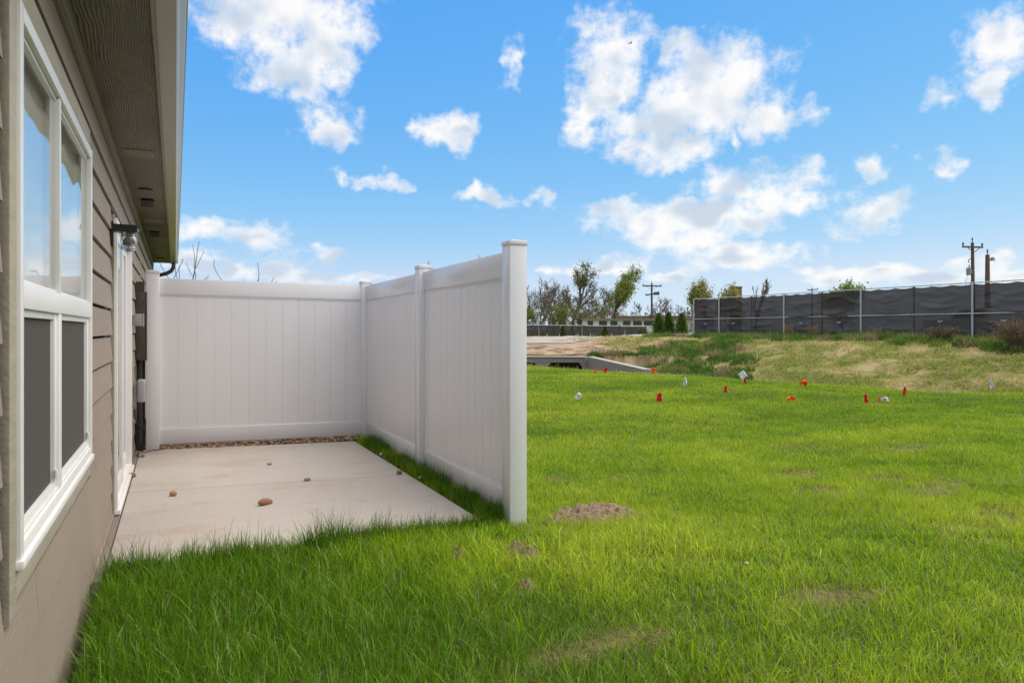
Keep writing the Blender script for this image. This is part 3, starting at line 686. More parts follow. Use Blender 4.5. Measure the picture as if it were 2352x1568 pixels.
# ------------------------------------------------------------------ white privacy fence
fence = tag(empty('privacy_fence', (2.08, 6.5, 0)), 'white vinyl privacy fence with flat-capped posts enclosing the patio', 'fence')
def fch(o, p=None):
    o.parent = p or fence
    if p is None: o.matrix_parent_inverse = Matrix.Translation((-2.08, -6.5, 0))
    return o
PW = .127
def post(x0, y0, z0, zt):
    o = fch(box('post', x0, x0+PW, y0, y0+PW, z0, zt-.035, M['vinyl'], None, .006))
    c = box('cap', x0-.005, x0+PW+.005, y0-.005, y0+PW+.005, zt-.0345, zt-.006, M['vinyl'], None, .003); c.parent = o
    bm = MB(); bm.v = [(x0-.003,y0-.003,zt-.007),(x0+PW+.003,y0-.003,zt-.007),(x0+PW+.003,y0+PW+.003,zt-.007),(x0-.003,y0+PW+.003,zt-.007),(x0+PW/2,y0+PW/2,zt+.008)]; bm.f = [(0,1,4),(1,2,4),(2,3,4),(3,0,4),(0,3,2,1)]
    t_ = bm.build('cap_top', M['vinyl']); t_.parent = o
XF = 2.02; YN, YMID, YC = 4.425, 6.42, 8.66
XL = -.283; YBK = 8.637
post(XF, YN, -.2, 1.885); post(XF, YMID, -.2, 1.878); post(XF-.005, YC, -.2, 1.868); post(XL, YBK, -.2, 1.916)
def rail(ax0, ax1, c, za, zb, hgt, axis, name, flip):
    # hollow rail with a small lip where the boards enter
    th = .021; lip = .012
    if axis == 'y': A = lambda t_, w, z: (c + w, t_, z)
    else: A = lambda t_, w, z: (t_, c + w, z)
    v = []; prof = [(-th, 0), (th, 0), (th, hgt-lip if not flip else hgt), (th-.006, hgt), (-th+.006, hgt), (-th, hgt-lip if not flip else hgt)]
    if flip: prof = [(-th+.006, 0), (th-.006, 0), (th, lip), (th, hgt), (-th, hgt), (-th, lip)]
    for (t_, zz) in ((ax0, za), (ax1, zb)):
        for (w, h_) in prof: v.append(A(t_, w, zz+h_))
    n = 6; f = [tuple(range(n)), tuple(range(2*n-1, n-1, -1))] + [(i, n+i, n+(i+1)%n, (i+1)%n) for i in range(n)]
    me = mesh(name, v, f); bm = bmesh.new(); bm.from_mesh(me); bmesh.ops.recalc_face_normals(bm, faces=bm.faces[:]); bm.to_mesh(me); bm.free(); bevel_me(me, .003)
    return fch(link(name, me, M['vinyl']))
def panel(a0, a1, c, axis, zb0, zb1, zt0, zt1, n):
    rail(a0-.01, a1+.01, c, zb0, zb1, .172, axis, 'bottom_rail', False); rail(a0-.01, a1+.01, c, zt0, zt1, .178, axis, 'top_rail', True)
    # lips: thin bead lines
    for (z0, z1) in ((zb0+.1725, zb1+.1725), (zt0-.008, zt1-.008)):
        me = mesh('rail_bead', [], [])
        m = MB()
        if axis == 'y': v = [(c-.0165,a0,z0),(c+.0165,a0,z0),(c+.0165,a1,z1),(c-.0165,a1,z1)]
        else: v = [(a0,c-.0165,z0),(a0,c+.0165,z0),(a1,c+.0165,z1),(a1,c-.0165,z1)]
        m.v = v + [(q[0], q[1], q[2]+.007) for q in v]; m.f = [(0,3,2,1),(4,5,6,7),(0,1,5,4),(1,2,6,5),(2,3,7,6),(3,0,4,7)]
        fch(m.build('rail_bead', M['vinyl']))
    w = (a1-a0)/n
    for i in range(n):
        p0 = a0+w*i; p1 = p0+w; g = .0022; th = .0105
        fr0 = i/n; fr1 = (i+1)/n
        zlo = min(zb0,zb1)+.12; zhi = max(zt0,zt1)+.05
        # V grooves between boards
        prof = [(p0+.0002, -th+.0032), (p0+.0034, -th), (p1-.0034, -th), (p1-.0002, -th+.0032), (p1-.0002, th-.0032), (p1-.0034, th), (p0+.0034, th), (p0+.0002, th-.0032)]
        v = []
        for z in (zlo, zhi):
            for (t_, d_) in prof: v.append((c+d_, t_, z) if axis == 'y' else (t_, c+d_, z))
        k = 8; f = [tuple(range(k)), tuple(range(2*k-1, k-1, -1))] + [(j, k+j, k+(j+1)%k, (j+1)%k) for j in range(k)]
        me = mesh('board', v, f); bm = bmesh.new(); bm.from_mesh(me); bmesh.ops.recalc_face_normals(bm, faces=bm.faces[:]); bm.to_mesh(me); bm.free()
        fch(link('board', me, M['vinyl']))
CXF = XF + PW/2
panel(YN+PW, YMID, CXF, 'y', .015, .015, 1.640, 1.635, 12)
panel(YMID+PW, YC, CXF, 'y', .015, .012, 1.633, 1.628, 14)
panel(XL+PW, XF-.005, YBK+PW/2, 'x', .058, .030, 1.655, 1.630, 12)
# ------------------------------------------------------------------ stones
def rock_mesh(name, seed, sx, sy, sz, sub=2, rough=.22, col=None):
    bm = bmesh.new(); bmesh.ops.create_icosphere(bm, subdivisions=sub, radius=.5); r = random.Random(seed)
    dirs = [(Vector((r.gauss(0,1), r.gauss(0,1), r.gauss(0,1))).normalized(), r.uniform(-rough, rough)) for _ in range(7)]
    for v in bm.verts:
        n = v.co.normalized(); k = 1 + sum(a*max(0, n.dot(d))**2 for d, a in dirs); v.co = Vector((n.x*sx*k, n.y*sy*k, n.z*sz*k))*.5
    me = bpy.data.meshes.new(name); bm.to_mesh(me); bm.free()
    for p_ in me.polygons: p_.use_smooth = True
    c = np.tile(np.array((*col, 1.0)), (len(me.vertices), 1)); at = me.attributes.new('col', 'FLOAT_COLOR', 'POINT'); at.data.foreach_set('color', c.astype(np.float32).ravel())
    return me
STONEC = [(.34,.20,.115),(.40,.27,.17),(.28,.155,.09),(.45,.34,.23),(.22,.13,.085),(.36,.30,.24),(.25,.21,.18),(.42,.25,.14),(.33,.17,.095)]
bed = struct(link('rock_bed', mesh('rock_bed', boxv(-.40,2.0,8.47,9.3,-.11,-.028), BOXF), M['mulch']))
rk = [rock_mesh('river_rock', i, random.uniform(.8,1.3), random.uniform(.65,1.0), random.uniform(.5,.75), 2, .18, STONEC[i % len(STONEC)]) for i in range(27)]
for me in rk: me.materials.append(M['stone'])
rr = random.Random(11); placed = []
for k in range(4000):
    if len(placed) >= 290: break
    x = rr.uniform(-.38, 1.96); lim = 8.50 + (.012 if x > 0 else .02); y = lim + .02 + abs(rr.gauss(0, .16)); s = rr.uniform(.032, .066)
    if y > 8.93 or (XL-.02 < x < XL+PW+.02 and YBK-.02 < y): continue
    lay = 0
    if any((x-a)**2 + (y-b)**2 < (.40*(s+c))**2 for a, b, c in placed): continue
    placed.append((x, y, s))
    o = link('river_rock', rr.choice(rk), None, bed, (x, y, -.018 + s*.18 + rr.uniform(-.004,.012) + .010*min(1,(y-8.5)*4))); o.scale = (s, s, s); o.rotation_euler = (rr.uniform(-.4,.4), rr.uniform(-.4,.4), rr.uniform(0,6.3))
for k in range(1000):
    if len(placed) >= 300: break
LOOSE = [(301,1096,.062,(.30,.17,.11),'rounded brown stone on the patio beside the door sill',(1.1,.8,.75)),
         (399,1138,.055,(.36,.21,.12),'small tan pebble on the patio joint, left of the long stone',(1.0,.8,.75)),
         (606,1158,.105,(.33,.17,.095),'long reddish stone in the middle of the front patio slab',(1.25,.55,.5)),
         (706,1103,.052,(.33,.24,.16),'small beige stone on the patio right of the long stone',(1.2,.8,.55)),
         (917,1088,.058,(.24,.16,.11),'dark brown stone near the grass strip along the fence',(1.05,.85,.75)),
         (618,1067,.046,(.34,.31,.17),'smallest olive stone on the rear patio slab',(1.2,.9,.55))]
for i, (x, y, s, c, lab, sh) in enumerate(LOOSE):
    q = PG(x, y, .015); q = PG(x, y, pz(q.x, q.y))
    me = rock_mesh('stone', 60+i, *sh, 3, .35, c); me.materials.append(M['stone'])
    o = link('stone', me, None, None, (q.x, q.y, pz(q.x, q.y) + s*sh[2]*.40)); o.scale = (s,s,s); o.rotation_euler = (0, .12 if i == 2 else 0, [.3,1.2,.75,.2,.5,.1][i]); tag(o, lab, 'stone', 'stones scattered on the patio')
q = PG(1715, 1287, .05); me = rock_mesh('stone', 91, 1, .8, .7, 2, .3, (.50,.48,.45)); me.materials.append(M['stone'])
o = link('stone', me, None, None, (q.x, q.y, .035)); o.scale = (.024,)*3; tag(o, 'small whitish pebble lying in the lawn', 'stone')
q = PG(868, 1052+18, .0); q2 = PG(940, 1105, 0)
for (x, y, lab) in ((860, 1046, 'pale pebble in the far grass strip by the corner post'), (967, 1099, 'pale pebble on the patio edge below the middle fence post')):
    q = PG(x, y, .01); me = rock_mesh('stone', 95+x, 1.1, .8, .6, 2, .3, (.48,.44,.36)); me.materials.append(M['stone'])
    o = link('stone', me, None, None, (max(q.x,1.90), q.y, .02)); o.scale = (.04,)*3; tag(o, lab, 'stone')

# soil mounds
MOUNDS = [(1365,1174,.31,.21,.118,'large crumbly soil mound right of the nearest fence post'),
          (1186,1262,.062,.055,.105,'lumpy brown soil clods in the grass before the fence post'),
          (1214,1266,.055,.05,.08,'small soil clod beside the lumpy clods before the post'),
          (1050,1272,.05,.045,.09,'smallest soil clod left of the others in the grass'),
          (1208,1338,.055,.045,.06,'flat low soil heap in the grass nearest the camera')]
MXY = []
for i, (x, y, rx, ry, h, lab) in enumerate(MOUNDS):
    q = PG(x, y+6, 0.0); MXY.append((q.x, q.y, max(rx, ry)))
    n = 90 if i == 0 else 44
    U, W = np.meshgrid(np.linspace(-1.25,1.25,n), np.linspace(-1.25,1.25,n)); r_ = np.hypot(U, W)
    prof = np.clip(1 - r_*(.80+.5*(fbm(U*2.2+i*7, W*2.2, 90+i)-.3)), 0, 1)**.75
    lump = fbm(U*5+i*3, W*5, 50+i, 5); cl = fbm(U*13+i*3, W*13, 52+i, 3)
    cl2 = np.clip((fbm(U*7+i, W*7, 57+i, 2)-.55)*4, 0, 1)
    Zz = prof*h*(.35+.9*lump) + ((cl-.5)*.42 + cl2*.30)*h*np.clip(prof*3,0,1)*.8
    if i == 0: Zz -= .05*np.exp(-((U-.05)**2*14+(W-.25)**2*22))
    cc = np.array((.30,.215,.145))*(.60+.8*cl)[..., None]
    I2 = np.arange(n*n).reshape(n, n); Q2 = np.stack([I2[:-1,:-1], I2[:-1,1:], I2[1:,1:], I2[1:,:-1]], -1).reshape(-1,4)
    V2 = np.stack([U*rx, W*ry, Zz-.008], -1).reshape(-1,3)
    o = link('soil_mound', npmesh('soil_mound', V2, F4=Q2, attrs={'col': np.concatenate([cc, np.ones((n,n,1))], -1).reshape(-1,4)}, smooth=False), M['soil'], None, (q.x, q.y, ground1(q.x, q.y)+.012)); tag(o, lab, 'soil mound')

# ------------------------------------------------------------------ grass
RG = np.random.default_rng(4)
def blades(X, Y, Zb, h, w, lean, col, seg=3, bend=.5):
    n = len(X); az = RG.uniform(0, 2*np.pi, n); face = az + np.pi/2 + RG.normal(0, .5, n)
    dx, dy = np.cos(az)*lean*h, np.sin(az)*lean*h; sx, sy = np.cos(face)*w*.5, np.sin(face)*w*.5
    rows = []
    for k in range(seg):
        f = k/seg; ww = 1 - .55*f; g = f**(1+bend)
        cx = X+dx*g; cy = Y+dy*g; cz = Zb + h*(f - .35*lean*f*f)
        rows.append(np.stack([cx-sx*ww, cy-sy*ww, cz], -1)); rows.append(np.stack([cx+sx*ww, cy+sy*ww, cz], -1))
    rows.append(np.stack([X+dx, Y+dy, Zb + h*(1-.35*lean)], -1))
    V = np.stack(rows, 1); nv = 2*seg+1; base = np.arange(n)[:, None]*nv
    F4 = np.concatenate([base + np.array([[2*k, 2*k+1, 2*k+3, 2*k+2]]) for k in range(seg-1)]) if seg > 1 else np.zeros((0,4), int)
    F3 = base + np.array([[2*seg-2, 2*seg-1, 2*seg]])
    C = np.repeat(np.concatenate([col, np.ones((n,1))], -1)[:, None, :], nv, 1)
    return V.reshape(-1,3), F4, F3, C.reshape(-1,4)
def merge(parts):
    V=[];F4=[];F3=[];C=[];b=0
    for v,f4,f3,c in parts: V.append(v);F4.append(f4+b);F3.append(f3+b);C.append(c);b+=len(v)
    return np.concatenate(V), np.concatenate(F3), np.concatenate(F4), np.concatenate(C)
def sample(Z0, Z1, dens, power):
    # points in front of the house, thinning with distance
    zs = np.linspace(Z0, Z1, 400); wz = dens*(Z0/zs)**power*zs*1.62; tot = np.trapezoid(wz, zs) if hasattr(np,'trapezoid') else np.trapz(wz, zs)
    n = int(tot); cdf = np.cumsum(wz); cdf /= cdf[-1]; Z = np.interp(RG.uniform(0,1,n), cdf, zs); u = RG.uniform(-.81, .81, n)
    return Z*(SN+u*CS), Z*(CS-u*SN), Z
def keep_lawn(X, Y, Z):
    k = lawn_zone(X, Y) > RG.uniform(0,1,len(X))
    edge = .03*(fbm(X*6, X*0+2, 9)-.5)
    frontY = 4.40 + .0764*(X+.335)
    inpatio = (X < 1.892+edge) & (X > -.34) & (Y > frontY - .012 + edge) & (Y < 8.56)
    k &= ~inpatio & (X > WX+.03+.05*fbm(Y*3, Y*0, 4))
    k &= ~((Y > 8.45) & (Y < 9.3) & (X < 2.0)) & ~((X < -.3) & (Y > 4.2))
    for i, (mx, my, r) in enumerate(MXY): k &= ~(np.hypot(X-mx, (Y-my)*1.3) < r*(.92 if i == 0 else .7)*(.75+.4*RG.uniform(0,1,len(X))))
    for (px_, py_) in ((XF, YN), (XF, YMID), (XF, YC)): k &= ~((X > px_-.004) & (X < px_+PW+.004) & (Y > py_-.004) & (Y < py_+PW+.004))
    k &= ~((np.abs(X-CXF) < .028) & (Y > YN) & (Y < YC))
    k &= bare_mask(X, Y)*.86 < RG.uniform(0,1,len(X))
    return k
def lawn_part(Z0, Z1, dens, power, seg, wbase, hs=1.):
    X, Y, Z = sample(Z0, Z1, dens, power); k = keep_lawn(X, Y, Z); X, Y, Z = X[k], Y[k], Z[k]; n = len(X)
    n1 = fbm(X*.8, Y*.8, 60); n2 = fbm(X*3.2, Y*3.2, 61); n3 = fbm(X*.22+5, Y*.22, 62); n4 = fbm(X*9, Y*9, 63, 3)
    th = np.clip(n2*1.7-.25, 0, 1)*np.clip(n1*2-.4, .3, 1.25)
    lush = np.clip(1.15 - (X+.3)/2.1, 0, 1)*np.clip(1.3-(4.8-Y)*.10, .55, 1.15)*(Y < 5) + ((X < 2.03) & (Y > 4.5))*.62
    lush = np.maximum(lush, .45*((np.abs(Y-4.42) < .22) & (X < 1.5)))*np.where((X > 1.5) & (X < 1.95) & (Y > 4.3) & (Y < 4.6), .3, 1)
    h = (.040 + .045*th*np.clip(1.25-Z*.03, .6, 1.1) + .082*lush*(.55+.6*n2))*RG.lognormal(0, .24, n)*hs
    strip = (X < 2.03) & (Y > 4.6); h = np.where(strip, np.minimum(h, .15), h)
    h *= 1 - .55*np.clip(bare_mask(X, Y)*1.4, 0, 1)
    w = wbase*RG.uniform(.7, 1.35, n)*np.clip(Z/4., .85, 9)**.80
    lean = np.abs(RG.normal(.42 + .18*(1-np.clip(lush*1.4, 0, 1)), .32, n))
    tone = np.clip(.50*(n1-.5)*1.6 + .55*(n2-.5) + .50 - .34*lush + (n3-.5)*.7 + (fbm(X*.55+Y*.2, Y*1.1, 64)-.5)*.7 + (n4-.5)*.4 + RG.normal(0, .12, n), 0, 1)
    tone = np.clip(tone + .12*np.clip((Z-6)/12, 0, 1), 0, 1)
    a, b, c_ = np.array((.125,.265,.010)), np.array((.285,.43,.013)), np.array((.47,.56,.04))
    col = np.where(tone[:,None] < .5, a+(b-a)*(tone[:,None]*2), b+(c_-b)*(tone[:,None]*2-1))
    col = col*np.exp(RG.normal(0, 1, n)*np.where(Z < 5, .30, .20))[:,None]
    pale = RG.uniform(0,1,n) < np.where(Z < 5, .06, .03); col = np.where(pale[:,None], np.array((.42,.50,.20))*RG.uniform(.7,1.2,(n,1)), col)
    dry = RG.uniform(0,1,n) < .045 + .10*np.clip(n4-.52, 0, 1) + .30*np.clip(bare_mask(X, Y)*1.5, 0, 1) + .05*(Z > 9)*(n2 > .5)
    dcol = np.array((.34,.27,.12))*RG.uniform(.65, 1.25, (n,1)); col = np.where(dry[:,None], dcol, col)
    lean = np.where(dry, lean+.5, lean); h = np.where(dry, h*.75, h)
    lean = np.where(strip, lean*.55, lean)
    return blades(X, Y, ground(X, Y)-.004, h, w, lean, col, seg)
parts = [lawn_part(2.15, 4.6, 7600, .3, 3, .0043), lawn_part(4.6, 29, 8600, 1.66, 2, .0036), lawn_part(2.2, 9.5, 1500, 1.2, 2, .004, .42), lawn_part(2.2, 4.6, 300, .6, 3, .0038, 1.5)]
# thick strip of grass between patio and fence
def strip_part(n=9000):
    Y = RG.uniform(4.5, 8.62, n); X = 1.895 + (CXF-.03-1.895)*RG.beta(1.3, 1.1, n); k = fbm(Y*3.5, X*4, 66) > .34; X, Y = X[k], Y[k]; n = len(X)
    k2 = ~((X > XF-.004) & ((Y < YN+PW) | ((Y > YMID-.004) & (Y < YMID+PW+.004)))); X, Y = X[k2], Y[k2]; n = len(X)
    h = (.075+.085*fbm(Y*4, X*4, 67))*RG.lognormal(0,.25,n); col = np.array((.075,.165,.012))*RG.uniform(.7,1.5,(n,1))
    return blades(X, Y, np.full(n, -.035), h, np.full(n,.0042), np.abs(RG.normal(.3,.22,n)), col, 3)
parts.append(strip_part())
# flattened straw on the bare spots
def straw():
    X = []; Y = []
    for (bx, by, r) in BARE:
        m_ = int(900*max(r, .12)); X.append(RG.normal(bx, r*.85, m_)); Y.append(RG.normal(by, r*.6, m_))
    X = np.concatenate(X); Y = np.concatenate(Y); k = (X > 2.3) | (Y < 4.2); X, Y = X[k], Y[k]; n = len(X)
    col = np.where(RG.uniform(0,1,(n,1)) < .7, np.array((.42,.33,.15)), np.array((.22,.27,.03)))*RG.uniform(.55,1.35,(n,1)); Zd = np.clip(depth(X, Y)/4, .8, 4)
    return blades(X, Y, ground(X, Y)-.002, RG.uniform(.03,.075,n), .0035*Zd**.8, np.abs(RG.normal(1.5,.4,n)), col, 2)
parts.append(straw())
# long blades that stand up at the patio's front edge
def fringe(n=5200):
    X = RG.uniform(-.33, 2.0, n); Y = 4.40+.0764*(X+.335) - .015 - np.abs(RG.normal(0,.07,n)); k = fbm(X*5, Y*2, 68)+.25*(X+.3)/2.3 > .42; X, Y = X[k], Y[k]; n = len(X)
    h = (.10+.10*fbm(X*6, Y*6, 69))*RG.lognormal(0,.28,n)*(1-.45*sst(.9, 1.7, X)); col = np.array((.095,.195,.013))*RG.uniform(.7,1.5,(n,1))
    return blades(X, Y, np.full(n, -.035), h, np.full(n,.0038), np.abs(RG.normal(.42,.3,n)), col, 3)
parts.append(fringe())
V, F3, F4, C = merge(parts)
lawn = link('lawn_grass', npmesh('lawn_grass', V, F3, F4, {'col': C}), M['blade']); tag(lawn, 'bright green spring grass growing over the whole lawn', 'grass', None, 'stuff')

# rough grass on the ditch bank and embankment
def bank_part():
    n = 620000; Z = RG.uniform(13, 50, n); u = RG.uniform(-.35, .80, n); X = Z*(SN+u*CS); Y = Z*(CS-u*SN)
    s = X - np.interp(Y, CY, CXs); t = Z-33; n1 = fbm(X*.9, Y*.9, 40); n5 = fbm(X*.45, Y*.45, 44)
    k = (s > -.2) & (s < 17.5) & (X < 30.5) & ((t < .3) | (s > 8.0 + np.clip(t,0,12)*.35)) & (RG.uniform(0,1,n) < 1.15*(30/Z)*.6) & (fbm(X*1.7,Y*1.7,46) > .33)
    X, Y, Z, s, n1, n5, t = X[k], Y[k], Z[k], s[k], n1[k], n5[k], t[k]; n = len(X)
    n6 = fbm(X*2.6, Y*2.6, 47); g = np.clip(sst(.38, .60, n1*.55+n6*.45)*.85 + RG.normal(0,.16,n) + .5*(n5-.5) + .05, 0, 1)
    g = np.where(s < 1.2, np.clip(g+.2, 0, 1), g)
    br = np.clip((fbm(X*1.3+4, Y*1.3, 48)-.45)*3, 0, 1)[:,None]; dcol = np.array((.55,.44,.19))*(1-br) + np.array((.47,.35,.22))*br; gcol = np.array((.25,.30,.055)); col = (dcol*(1-g[:,None]) + gcol*g[:,None])*RG.uniform(.65,1.6,(n,1))
    h = (.06+.08*g)*RG.lognormal(0,.35,n); w = .015*Z/14*RG.uniform(.7,1.4,n)
    return blades(X, Y, ground(X, Y)-.01, h, w, np.abs(RG.normal(.9,.45,n)), col, 1)
V, F3, F4, C = merge([bank_part()])
tag(link('bank_grass', npmesh('bank_grass', V, F3, F4, {'col': C}), M['blade']), 'dry tan and olive grass covering the ditch bank below the screened fence', 'grass', None, 'stuff')
def clump_part():
    cen = []
    r = np.random.default_rng(9)
    for k in range(430):                                     # along the top of the bank
        x = r.uniform(1480, 2400); q = PX(x, 775, 26.0+3.8*r.beta(1.6,1.5)); cen.append((q.x, q.y, r.uniform(.2,.55), r.uniform(.14,.42)))
    for k in range(280):                                     # green corner beside the culvert wing wall
        x = r.uniform(1360, 1720); y = r.uniform(797, 852); lim = 812 if x < 1480 else 780
        if y < lim: continue
        q = P(x, y, np.interp(y, [797,852],[38,27.5])); s = q.x - np.interp(q.y, CY, CXs)
        if s < 5.5: continue
        cen.append((q.x, q.y, r.uniform(.25,.6), r.uniform(.15,.40)))
    for k in range(60):
        x = r.uniform(1130, 1330); q = P(x, 815, r.uniform(33.6,35.5)); cen.append((q.x, q.y, .3, r.uniform(.05,.12)))
    for k in range(26):
        x = r.uniform(2030, 2350); q = PG(x, 893, -.1); cen.append((q.x+.6, q.y+.2, .22, r.uniform(.15,.28)))
    ps = []
    for (cx, cy, rad, hh) in cen:
        n = 150; a = r.uniform(0,6.283,n); d = rad*np.sqrt(r.uniform(0,1,n)); X = cx+np.cos(a)*d; Y = cy+np.sin(a)*d
        c0 = np.array((.085,.185,.028)) if r.uniform() < .55 else (np.array((.17,.25,.045)) if r.uniform() < .6 else np.array((.33,.24,.13)))
        col = c0*r.uniform(.6,1.45,(n,1)); h = hh*(1-.45*(d/rad)**2)*r.lognormal(0,.25,n)
        ps.append(blades(X, Y, ground(X, Y)-.02, h, np.full(n,.028), np.abs(r.normal(.5,.3,n)), col, 2))
    return merge(ps)
V, F3, F4, C = clump_part()
tag(link('weed_clumps', npmesh('weed_clumps', V, F3, F4, {'col': C}), M['leaf']), 'dark green weeds massed along the top of the ditch bank', 'weeds', None, 'stuff')

# ------------------------------------------------------------------ marker flags
def flag(fx, fy, gx, gy, colr, label, w=.10, h=.075, crump=0., twist=0., upright=False, ns=1):
    g = PG(gx, gy, 0.0); gz_ = ground1(g.x, g.y); g = PG(gx, gy, gz_+.03)
    Zd = depth(g.x, g.y); top = P(fx, fy, Zd)
    base = Vector((g.x, g.y, ground1(g.x, g.y)-.05)); o = tag(empty('marker_flag', base), label, 'flag', 'utility marker flags stuck in the lawn')
    tp = top - base
    MB().tube([(0,0,0), tuple(tp*.5), tuple(tp + Vector((0,0,h*.5)))], .0026, 5).build('wire_stem', M['wire'], o)
    r = random.Random(int(fx)); rx = Vector((CS,-SN,0)); up = Vector((0,0,1)); fw = Vector((SN,CS,0))
    nx_, ny_ = 8, 6; v = []; f = []
    for j in range(ny_+1):
        for i in range(nx_+1):
            a = i/nx_-.5; b = j/ny_-.5
            px_ = a*w; pz_ = b*h
            # crumpling: fold sideways and sag
            fold = crump*(math.sin(a*7+b*4+fx)*.35 + math.sin(b*9-a*3+fy)*.25)
            px_ = px_*(1-.45*crump*(b+.5)) + fold*.25*w; dz_ = pz_ - abs(a)*crump*h*.5
            ca, sa = math.cos(twist), math.sin(twist)
            q = tp + rx*(px_*ca - dz_*sa) + up*(px_*sa + dz_*ca) + fw*(fold*w*.8)
            v.append(tuple(q))
    for j in range(ny_):
        for i in range(nx_): k = j*(nx_+1)+i; f.append((k, k+1, k+nx_+2, k+nx_+1))
    fl = link('flag_sheet', mesh('flag_sheet', v, f, True), M['flag_'+colr], o)
    sol = fl.modifiers.new('thick', 'SOLIDIFY'); sol.thickness = .0008
    return o
flag(1368,849,1368,856,'orange','thin orange marker flag left of a red one near the culvert',.05,.17,.2,.05)
flag(1392,849,1392,857,'red','tilted red marker flag in front of the culvert wing wall',.10,.15,.3,-.5)
flag(1501,850,1500,858,'orange','orange marker flag right of the culvert wing wall',.13,.19,.7,.2)
flag(1574,874,1573,890,'white','thin white folded marker flag standing alone behind the lone red one',.09,.18,.9,.0)
flag(1328,909,1329,918,'white','white marker flag lying in the grass nearest the tall fence post',.13,.10,.35,.65)
flag(1514.6,911,1514,921,'red','upright red marker flag left of the middle of the lawn',.10,.15,.55,-.1)
flag(1667,892,1668,901,'red','small red marker flag left of the large white diamond',.07,.13,.8,-.2)
flag(1706,861,1742,893,'white','large white square marker flag tilted like a diamond',.15,.15,.12,.6)
flag(1711,873,1712,883,'red','red marker flag directly under the tilted white diamond flag',.07,.13,.7,.1)
flag(1848,877,1849,886,'orange','twisted orange marker flag at the far edge of the lawn',.18,.14,.95,-.5)
flag(1817,914,1817,921,'orange','low wide orange marker flag sunk in the grass',.15,.075,.5,.1)
flag(1989,913,1990,924,'red','pointed red marker flag left of the white crumpled one',.08,.16,.85,.1)
flag(2020,918,2020,926,'orange','small orange marker flag touching the white crumpled one',.05,.09,.4,.0)
flag(2033,915,2040,923,'white','white crumpled marker flag lying beside a small orange one',.15,.07,.6,-.15)
flag(2078,896,2079,912,'red','red marker flag on a visible wire, far right of the lawn',.07,.17,.7,-.1)
flag(2277,880,2290,925,'white','white forked marker flag on a tall leaning wire at far right',.09,.17,.9,.15)

# ------------------------------------------------------------------ culvert
cul = tag(empty('culvert', P(1290, 840, 33)), 'concrete box culvert headwall with wing wall under the road', 'culvert')
def to_local(vs_): return [tuple(Vector(q) - cul.location) for q in vs_]
def quadbox(name, a, b, z0a, z1a, z0b, z1b, th, m):
    a = Vector((a.x, a.y, 0)); b = Vector((b.x, b.y, 0)); d = (b-a).normalized(); nrm = Vector((-d.y, d.x, 0))
    if nrm.dot(Vector((SN,CS,0))) < 0: nrm = -nrm
    v = [(*(a).xy, z0a), (*(b).xy, z0b), (*(b+nrm*th).xy, z0b), (*(a+nrm*th).xy, z0a), (*(a).xy, z1a), (*(b).xy, z1b), (*(b+nrm*th).xy, z1b), (*(a+nrm*th).xy, z1a)]
    me = mesh(name, to_local(v), BOXF); bm = bmesh.new(); bm.from_mesh(me); bmesh.ops.recalc_face_normals(bm, faces=bm.faces[:]); bm.to_mesh(me); bm.free(); bevel_me(me, .015, 1)
    return link(name, me, M[m], cul)
hz_ = .06
cells = [(1085, 1145), (1165, 1236), (1257, 1338)]
quadbox('headwall', P(1060,0,33), P(1352,0,33), -.20, hz_, -.20, hz_-.03, .35, 'concrete_shaded')
quadbox('parapet_cap', P(1058,0,32.93), P(1345,0,32.93), hz_+.001, hz_+.045, hz_-.028, hz_+.012, .5, 'concrete_top_lit')  # bright lit top painted by the lighter concrete
for (a, b) in ((1060,1085),(1145,1165),(1236,1257),(1338,1352)): quadbox('pier', P(a,0,33.012), P(b,0,33.012), -1.3, -.201, -1.3, -.201, .4, 'concrete_shaded')
for (a, b) in cells:
    for (p0, p1, s_) in ((a, a+9, 1), (b-9, b, -1)):          # corner haunches
        A, B = P(p0,0,33.02), P(p1,0,33.02)
        q = [(A.x,A.y,-.201),(B.x,B.y,-.201),((A if s_ > 0 else B).x,(A if s_ > 0 else B).y,-.38)]
        off = Vector((SN,CS,0))*.38; v = [Vector(z) for z in q] + [Vector(z)+off for z in q]
        me = mesh('haunch', to_local(v), [(0,1,2),(3,5,4),(0,3,4,1),(1,4,5,2),(2,5,3,0)]); link('haunch', me, M['concrete_shaded'], cul)
quadbox('deck', P(1060,0,33.36), P(1352,0,33.36), -.17, hz_-.01, -.17, hz_-.035, 1.5, 'concrete_shaded')
quadbox('barrel_dark_sheet', P(1060,0,34.0), P(1352,0,34.0), -1.4, -.16, -1.4, -.16, .1, 'vent_dark')  # near-black sheet added for the darkness inside the openings
a, b = P(1350,0,33.0), P(1478,0,27.2)
quadbox('wing_wall', a, b, -1.3, hz_-.02, -1.3, -.215, .28, 'concrete_shaded')
quadbox('wing_cap', a, b, hz_-.019, hz_+.016, -.214, -.18, .30, 'concrete_top_lit')  # lit top of the wing wall, in the lighter colour

